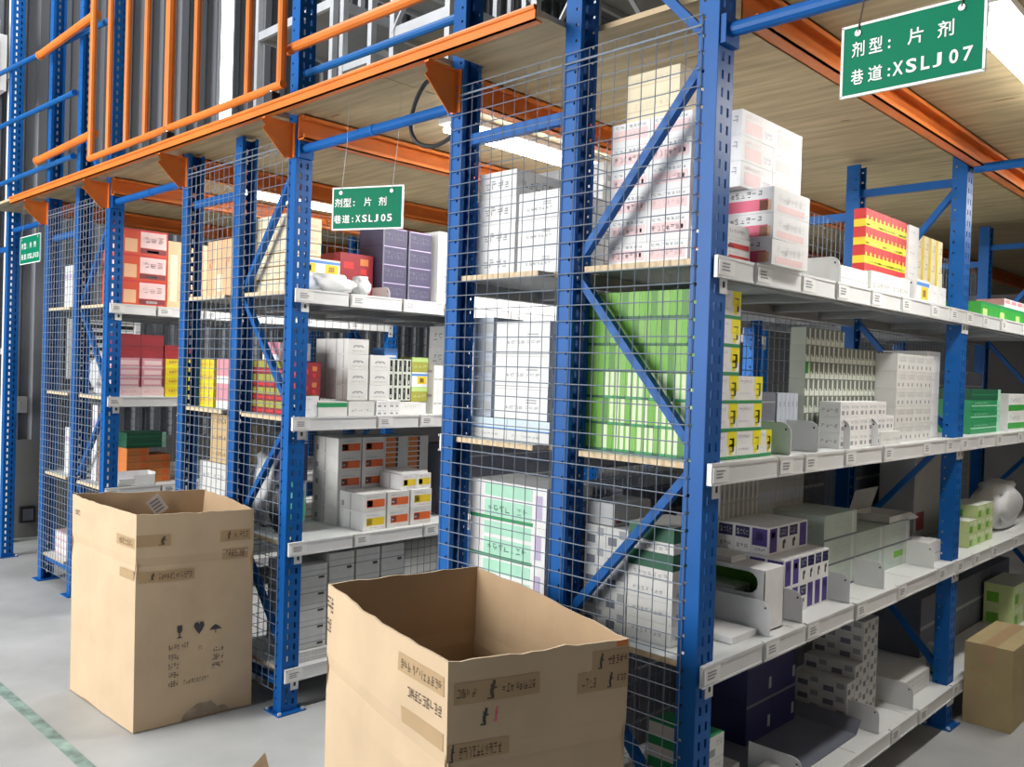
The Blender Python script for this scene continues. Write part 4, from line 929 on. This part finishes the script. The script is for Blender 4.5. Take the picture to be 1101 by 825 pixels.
# ================= rack across the aisle (added out of view to shade the aisle) =================
for li, (z, st_, hh) in enumerate(((S4, 'kraft', .42), (S3, 'slate', .45), (S2, 'kraft', .42), (S1, 'greycarton', .48))):
    for bay in range(2):
        stack('big unseen carton on the shading rack across the aisle, %s level, %s bay' % (ORD[li], ('near', 'far')[bay]), st_, 1.53, .14 + bay * BAY, z, (.40, .96, hh), (1, 2, 1), 'unseen cartons across the aisle', 'carton')
# ================= third rack =================
G = C1 - .035
stack('orange-red carton with white printed label, third rack top shelf', 'redprint', G, .09, S1, (.3, .295, .162), (1, 1, 3), 'orange-red cartons on the third rack', 'carton')
stack('tall peach-orange carton next to the orange-red cartons', 'peachcarton', G, .39, S1, (.3, .16, .44), (1, 2, 1), 'tall peach cartons on the third rack', 'carton')
stack('pink carton in the stack, third rack second shelf', 'pinkbox', G, .055, S2, (.2, .147, .062), (1, 2, 4), 'pink cartons on the third rack', 'carton', alt=lambda i, j, k: 'palepinkbox' if k == 0 else 'pinkbox')
stack('dark red carton on top of the pink cartons', 'darkredbox', G - .02, .09, S2 + 4 * .0628, (.2, .146, .075), (1, 2, 2), 'dark red cartons on the third rack', 'carton')
stack('yellow carton beside the pink cartons, third rack', 'yellowpack', G, .392, S2, (.2, .19, .062), (1, 1, 4), 'yellow cartons on the third rack', 'carton')
stack('dark red carton above the yellow cartons', 'darkredbox', G - .02, .392, S2 + 4 * .0628, (.2, .2, .09), (1, 1, 1), None, 'carton')
stack('burnt-orange box in the pile, third rack third shelf', 'orangebox', G - .11, .20, S3, (.2, .145, .045), (1, 2, 5), 'burnt-orange boxes', 'box', rows=lambda i, j: 5 if j == 0 else 4)
stack('dark green box on the burnt-orange pile', 'darkgreen', G - .12, .20, S3 + 5 * .0458, (.2, .26, .05), (1, 1, 2), 'dark green boxes on the third rack', 'box')
ob = empty('open_box', (G - .04, .215, S3)); tag(ob, 'open white box lying at the near edge, third rack', 'box')
m_ = MB(); m_.box(-.06, .06, -.12, .12, 0, .003, 'white'); m_.box(-.06, .06, .117, .12, 0, .085, 'white'); m_.box(-.06, -.057, -.12, .12, 0, .085, 'white'); m_.box(.057, .06, -.02, .12, 0, .07, 'white'); m_.build('box_body', ob)
m_ = MB(); m_.quad([(.06, -.12, 0), (.06, -.02, 0), (.085, -.02, .05), (.085, -.12, .05)], 'white'); m_.quad([(.058, -.12, 0), (.083, -.12, .05), (.083, -.02, .05), (.058, -.02, 0)], 'white'); m_.build('flap', ob)
stack('slim white carton behind the mesh, third rack top shelf', 'tube', C2 - .22, .09, S1, (.07, .1, .30), (3, 1, 1), 'slim white cartons behind the third mesh', 'carton')
bag('white sack behind the mesh, third rack second shelf', C2 + .14, .16, S2, .2, .16, .28, 'sack_white', 13)
stack('tall white roll box behind the mesh, third rack third shelf', 'tube', C2 - .19, .09, S3, (.055, .08, .32), (3, 1, 1), 'tall white roll boxes', 'carton', rows=lambda i, j: 1)
stack('tall white carton on the third rack, behind its diagonal brace', 'tube', C2 + .19, .1, S3, (.08, .1, .5), (1, 1, 1), None, 'carton')
stack('pale pink pack low behind the third rack mesh', 'palepinkbox', C2 - .1, .08, S4, (.14, .12, .05), (3, 1, 3), 'pale pink packs low on the third rack')
stack('grey-white carton low on the third rack', 'offw', G - .05, .08, S4, (.3, .25, .12), (1, 3, 3), 'grey-white cartons low on the third rack', 'carton')


# ------------------------------------------------------------------ big open cartons in front
def open_carton(label, base, top, h, zc, marks, seed):
    """base/top: corners front, outer, back, inner (plan), walls grow from base to top with crumpled board, crease at zc"""
    root = empty('open_carton', (base[0][0], base[0][1], 0)); tag(root, label, 'carton', 'tall open cartons')
    off = Vector((base[0][0], base[0][1], 0)); cen = sum((Vector((*p, 0)) for p in base), Vector()) / 4
    def pt(i, j, u, z):
        t = z / h
        a = Vector(base[i]).lerp(Vector(top[i]), t); c = Vector(base[j]).lerp(Vector(top[j]), t); p = a.lerp(c, u)
        n = Vector((c.y - a.y, -(c.x - a.x))).normalized()
        if n.dot(Vector((p.x - cen.x, p.y - cen.y))) < 0: n = -n
        e = math.sin(math.pi * u) if 0 <= u <= 1 else 0
        q = Vector((p.x * 3, p.y * 3, z * 3 + seed * 7))
        d = noise.noise(q) * .012 * e + noise.noise(q * 3) * .004 * e + (.010 * e * t)
        if abs(z - zc) < .012: d -= .005
        return Vector((p.x, p.y, 0)) + Vector((n.x, n.y, 0)) * d - off + Vector((0, 0, z)), Vector((n.x, n.y, 0))
    N = 16
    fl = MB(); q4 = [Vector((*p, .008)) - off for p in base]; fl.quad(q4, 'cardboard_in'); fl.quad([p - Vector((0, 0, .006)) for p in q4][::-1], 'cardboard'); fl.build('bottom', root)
    for s in range(4):
        i, j = s, (s + 1) % 4
        for part, z0, z1, nz in (('side_panel', .004, zc, 10), ('flap', zc, h, 6)):
            mb = MB(); th = .006
            G_ = []
            for k in range(nz + 1):
                row = []
                for c in range(N + 1):
                    u = c / N; z = z0 + (z1 - z0) * k / nz
                    if part == 'flap' and k == nz: z += noise.noise(Vector((u * 9, s * 3.3, seed))) * .007 - .004
                    row.append(pt(i, j, u, z))
                G_.append(row)
            for k in range(nz):
                for c in range(N):
                    o_ = [G_[k][c], G_[k][c + 1], G_[k + 1][c + 1], G_[k + 1][c]]
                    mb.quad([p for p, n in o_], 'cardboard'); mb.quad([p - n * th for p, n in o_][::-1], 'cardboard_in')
            for c in range(N):
                (a, na), (b_, nb) = G_[nz][c], G_[nz][c + 1]; mb.quad([a, b_, b_ - nb * th, a - na * th], 'cardboard_edge')
            o = mb.build(part, root)
    for (s, u0, z0, u1, z1, m, kind) in marks:
        mb = MB(); i, j = s, (s + 1) % 4
        def P(u, z, e=.0012):
            p, n = pt(i, j, u, z); return p + n * e
        def rq(ua, za, ub, zb, e=.0016, mm=m):
            k = max(1, int(abs(ub - ua) * N * 1.5))
            for t in range(k):
                a, c = ua + (ub - ua) * t / k, ua + (ub - ua) * (t + 1) / k; mb.quad([P(a, za, e), P(c, za, e), P(c, zb, e), P(a, zb, e)], mm)
        if kind == 'tape': rq(u0, z0, u1, z1, .0010); nm = 'packing_tape'
        elif kind == 'text':
            n = max(3, int(abs(u1 - u0) / .022)); cw = (u1 - u0) / n; H = z1 - z0; nm = 'printed_mark'; rr = random.Random(int(u0 * 99) + int(z0 * 99))
            for q in range(n):
                a, c = u0 + q * cw + cw * .1, u0 + (q + 1) * cw - cw * .1
                [rq(a + p0 * (c - a), z0 + q0 * H, a + p1 * (c - a), z0 + q1 * H) for (p0, q0, p1, q1) in strokes(rr)]
        elif kind == 'figure':
            nm = 'printed_mark'; W, H = u1 - u0, z1 - z0
            for (a, c, e_, f) in ((.45, .0, .7, .25), (.35, .2, .65, .55), (.4, .5, .75, .8), (.55, .78, .8, 1), (.1, .0, .45, .08), (.7, .55, .95, .62)): rq(u0 + a * W, z0 + c * H, u0 + e_ * W, z0 + f * H)
        elif kind == 'glass':
            nm = 'printed_mark'; W, H = u1 - u0, z1 - z0
            for (a, c, e_, f) in ((.2, .0, .8, .1), (.42, .1, .58, .4), (.25, .4, .75, .5), (.15, .5, .85, .95)): rq(u0 + a * W, z0 + c * H, u0 + e_ * W, z0 + f * H)
        elif kind == 'heart':
            nm = 'printed_mark'; W, H = u1 - u0, z1 - z0; q = [(.5, 0), (.8, .35), (1, .7), (.9, 1), (.6, 1), (.5, .85), (.4, 1), (.1, 1), (0, .7), (.2, .35)]; mb.quad([P(u0 + a * W, z0 + c * H, .0016) for a, c in q], m)
        elif kind == 'stain':
            nm = 'dust_stain'; W, H = u1 - u0, z1 - z0; rr = random.Random(5)
            ws = [rr.uniform(.5, 1) for _ in range(9)]; cols_ = 24
            for q in range(cols_):
                a, c = q / cols_, (q + 1) / cols_; k0, k1 = a * 8, c * 8
                ha = (ws[int(k0)] * (1 - k0 % 1) + ws[min(8, int(k0) + 1)] * (k0 % 1)) * math.sin(math.pi * min(1, a * 1.0)) ** .5; hb = (ws[min(8, int(k1))] * (1 - k1 % 1) + ws[min(8, int(k1) + 1)] * (k1 % 1)) * max(0, math.sin(math.pi * c)) ** .5
                mb.quad([P(u0 + a * W, z0, .0011), P(u0 + c * W, z0, .0011), P(u0 + c * W, z0 + H * hb, .0011), P(u0 + a * W, z0 + H * ha, .0011)], m)
        elif kind == 'umbrella':
            nm = 'printed_mark'; W, H = u1 - u0, z1 - z0; q = [(0, .35), (.2, .65), (.5, .9), (.8, .65), (1, .35), (.7, .4), (.5, .36), (.3, .4)]; mb.quad([P(u0 + a * W, z0 + c * H, .0016) for a, c in q], m); rq(u0 + .47 * W, z0, u0 + .54 * W, z0 + .4 * H)
        mb.build(nm, root)
    return root


# sides: 0 = front corner -> right corner (+x face), 1 = right -> back, 2 = back -> left, 3 = left -> front (-y face)
open_carton('tall open cardboard carton standing before the middle rack, icons printed on its side',
            [(-2.376, -.574), (-2.335, -.045), (-3.02, -.03), (-3.07, -.59)], [(-2.37, -.585), (-2.235, -.115), (-2.90, -.012), (-3.11, -.585)], .942, .715,
            [(0, .0, .80, .28, .85, 'tape_brown', 'tape'), (0, .02, .645, .48, .69, 'tape_brown', 'tape'), (0, .70, .80, .97, .85, 'tape_brown', 'tape'), (0, .72, .715, .95, .765, 'tape_brown', 'tape'),
             (0, .17, .805, .25, .842, 'ink_brown', 'figure'), (0, .18, .655, .46, .682, 'ink_brown', 'text'), (0, .10, .655, .16, .685, 'ink_brown', 'figure'), (0, .75, .81, .80, .845, 'ink_brown', 'figure'), (0, .82, .815, .95, .84, 'ink_brown', 'text'), (0, .75, .725, .92, .755, 'ink_brown', 'text'),
             (0, .33, .385, .39, .445, 'ink', 'glass'), (0, .48, .39, .57, .445, 'ink', 'heart'), (0, .61, .385, .72, .43, 'ink', 'umbrella'),
             (0, .27, .335, .36, .36, 'ink_brown', 'text'), (0, .38, .335, .44, .36, 'ink_brown', 'text'), (0, .27, .29, .36, .315, 'ink', 'text'), (0, .27, .25, .36, .275, 'ink', 'text'), (0, .27, .21, .36, .235, 'ink', 'text'), (0, .27, .17, .36, .195, 'ink', 'text'),
             (0, .64, .30, .74, .325, 'ink', 'text'), (0, .64, .26, .74, .285, 'ink', 'text'), (0, .64, .22, .74, .245, 'ink', 'text'), (0, .40, .17, .62, .19, 'ink_brown', 'text'), (0, .52, .32, .55, .34, 'ink_brown', 'text'), (0, .38, .006, .80, .075, 'dust_stain', 'stain'),
             (3, .74, .79, .98, .835, 'tape_brown', 'tape'), (3, .78, .80, .96, .825, 'ink_brown', 'text'), (3, .8, .655, .98, .695, 'tape_brown', 'tape'), (3, .06, .85, .16, .875, 'ink_brown', 'text')], 3)
lb = MB(); lb.box(0, .001, -.035, .035, -.045, .045, 'label_paper')
for q in range(4): lb.quad([(.0014, -.026, -.03 + q * .018), (.0014, .02, -.03 + q * .018), (.0014, .02, -.022 + q * .018), (.0014, -.026, -.022 + q * .018)], 'print_grey')
o = lb.build('paper_label', None, (-2.955, -.237, .872)); o.rotation_euler = (R(35), R(4), R(-10)); tag(o, 'white paper label stuck inside the farther tall open carton', 'label')
open_carton('tall open cardboard carton nearest the viewer, crumpled and taped',
            [(-.14, -.80), (.0, -.34), (-.755, -.14), (-.872, -.63)], [(-.131, -.824), (.033, -.37), (-.765, -.125), (-.872, -.64)], .95, .70,
            [(0, .03, .845, .48, .895, 'tape_brown', 'tape'), (0, .78, .875, 1.0, .925, 'tape_brown', 'tape'), (0, .70, .825, 1.0, .875, 'tape_brown', 'tape'), (0, .0, .715, .32, .755, 'tape_brown', 'tape'),
             (0, .19, .85, .25, .893, 'ink_brown', 'figure'), (0, .27, .86, .46, .88, 'ink_brown', 'text'), (0, .04, .86, .14, .88, 'ink_brown', 'text'), (0, .16, .79, .21, .83, 'ink', 'figure'), (0, .235, .795, .26, .83, 'rose', 'figure'), (0, .06, .72, .28, .745, 'ink_brown', 'text'), (0, .01, .715, .04, .755, 'ink', 'figure'),
             (0, .81, .88, .85, .918, 'ink', 'figure'), (0, .87, .888, .99, .91, 'ink_brown', 'text'), (0, .72, .835, .81, .86, 'ink_brown', 'text'), (0, .87, .83, .91, .868, 'ink', 'figure'), (0, .93, .838, .99, .86, 'ink_brown', 'text'),
             (3, .70, .86, .98, .905, 'tape_brown', 'tape'), (3, .72, .87, .97, .892, 'ink_brown', 'text'), (3, .76, .81, .97, .835, 'ink_brown', 'text'), (3, .72, .735, .98, .775, 'tape_brown', 'tape'), (3, .0, .87, .07, .915, 'ink_brown', 'text'), (3, .0, .81, .05, .85, 'ink_brown', 'text'), (0, .92, .93, .99, .945, 'rust', 'tape')], 11)

# taped carton on the floor in the aisle
tc = empty('taped_carton', (.128, 2.60, 0)); tag(tc, 'sealed brown carton with brown tape on the floor by the second post', 'carton')
m_ = MB(); m_.box(-.103, .103, -.255, .255, .002, .385, 'carton_tan'); m_.build('carton_body', tc)
m_ = MB(); m_.box(-.03, .03, -.257, .257, .3855, .3865, 'tape_brown'); m_.box(-.03, .03, -.2568, -.2555, .30, .3865, 'tape_brown'); m_.build('packing_tape', tc)
m_ = MB(); m_.box(-.103, -.001, -.255, .255, .385, .3853, 'carton_tan'); m_.box(.001, .103, -.255, .255, .385, .3853, 'carton_tan')
for k in range(4): m_.quad([(-.08, -.2556, .10 + k * .05), (-.0 - .02 * (k % 2), -.2556, .10 + k * .05), (-.0 - .02 * (k % 2), -.2556, .12 + k * .05), (-.08, -.2556, .12 + k * .05)], 'tape_brown')
m_.build('printed_mark', tc)
# corner of a small carton at the bottom edge of the view
sc_ = empty('small_carton', (-1.13, -.62, 0), R(20)); tag(sc_, 'small open carton low in front of the tall cartons, mostly out of view', 'carton')
m_ = MB(); m_.box(-.12, .12, -.10, .10, 0, .004, 'cardboard')
for (a, c, d_, e) in ((-.12, .12, -.10, -.095), (-.12, .12, .095, .10), (-.12, -.115, -.10, .10), (.115, .12, -.10, .10)): m_.box(a, c, d_, e, 0, .20, 'cardboard', {'z': 'cardboard_edge'})
m_.build('carton_body', sc_)
m_ = MB(); m_.quad([(-.12, -.10, .20), (-.12, .10, .20), (-.125, .07, .295), (-.125, -.0, .27)], 'cardboard_edge'); m_.quad([(-.122, -.10, .20), (-.127, -.0, .27), (-.127, .07, .295), (-.122, .10, .20)], 'cardboard'); m_.build('flap', sc_)
print('packs', NP[0], 'LONG', len(LONG)); [print('LONG', q) for q in LONG]
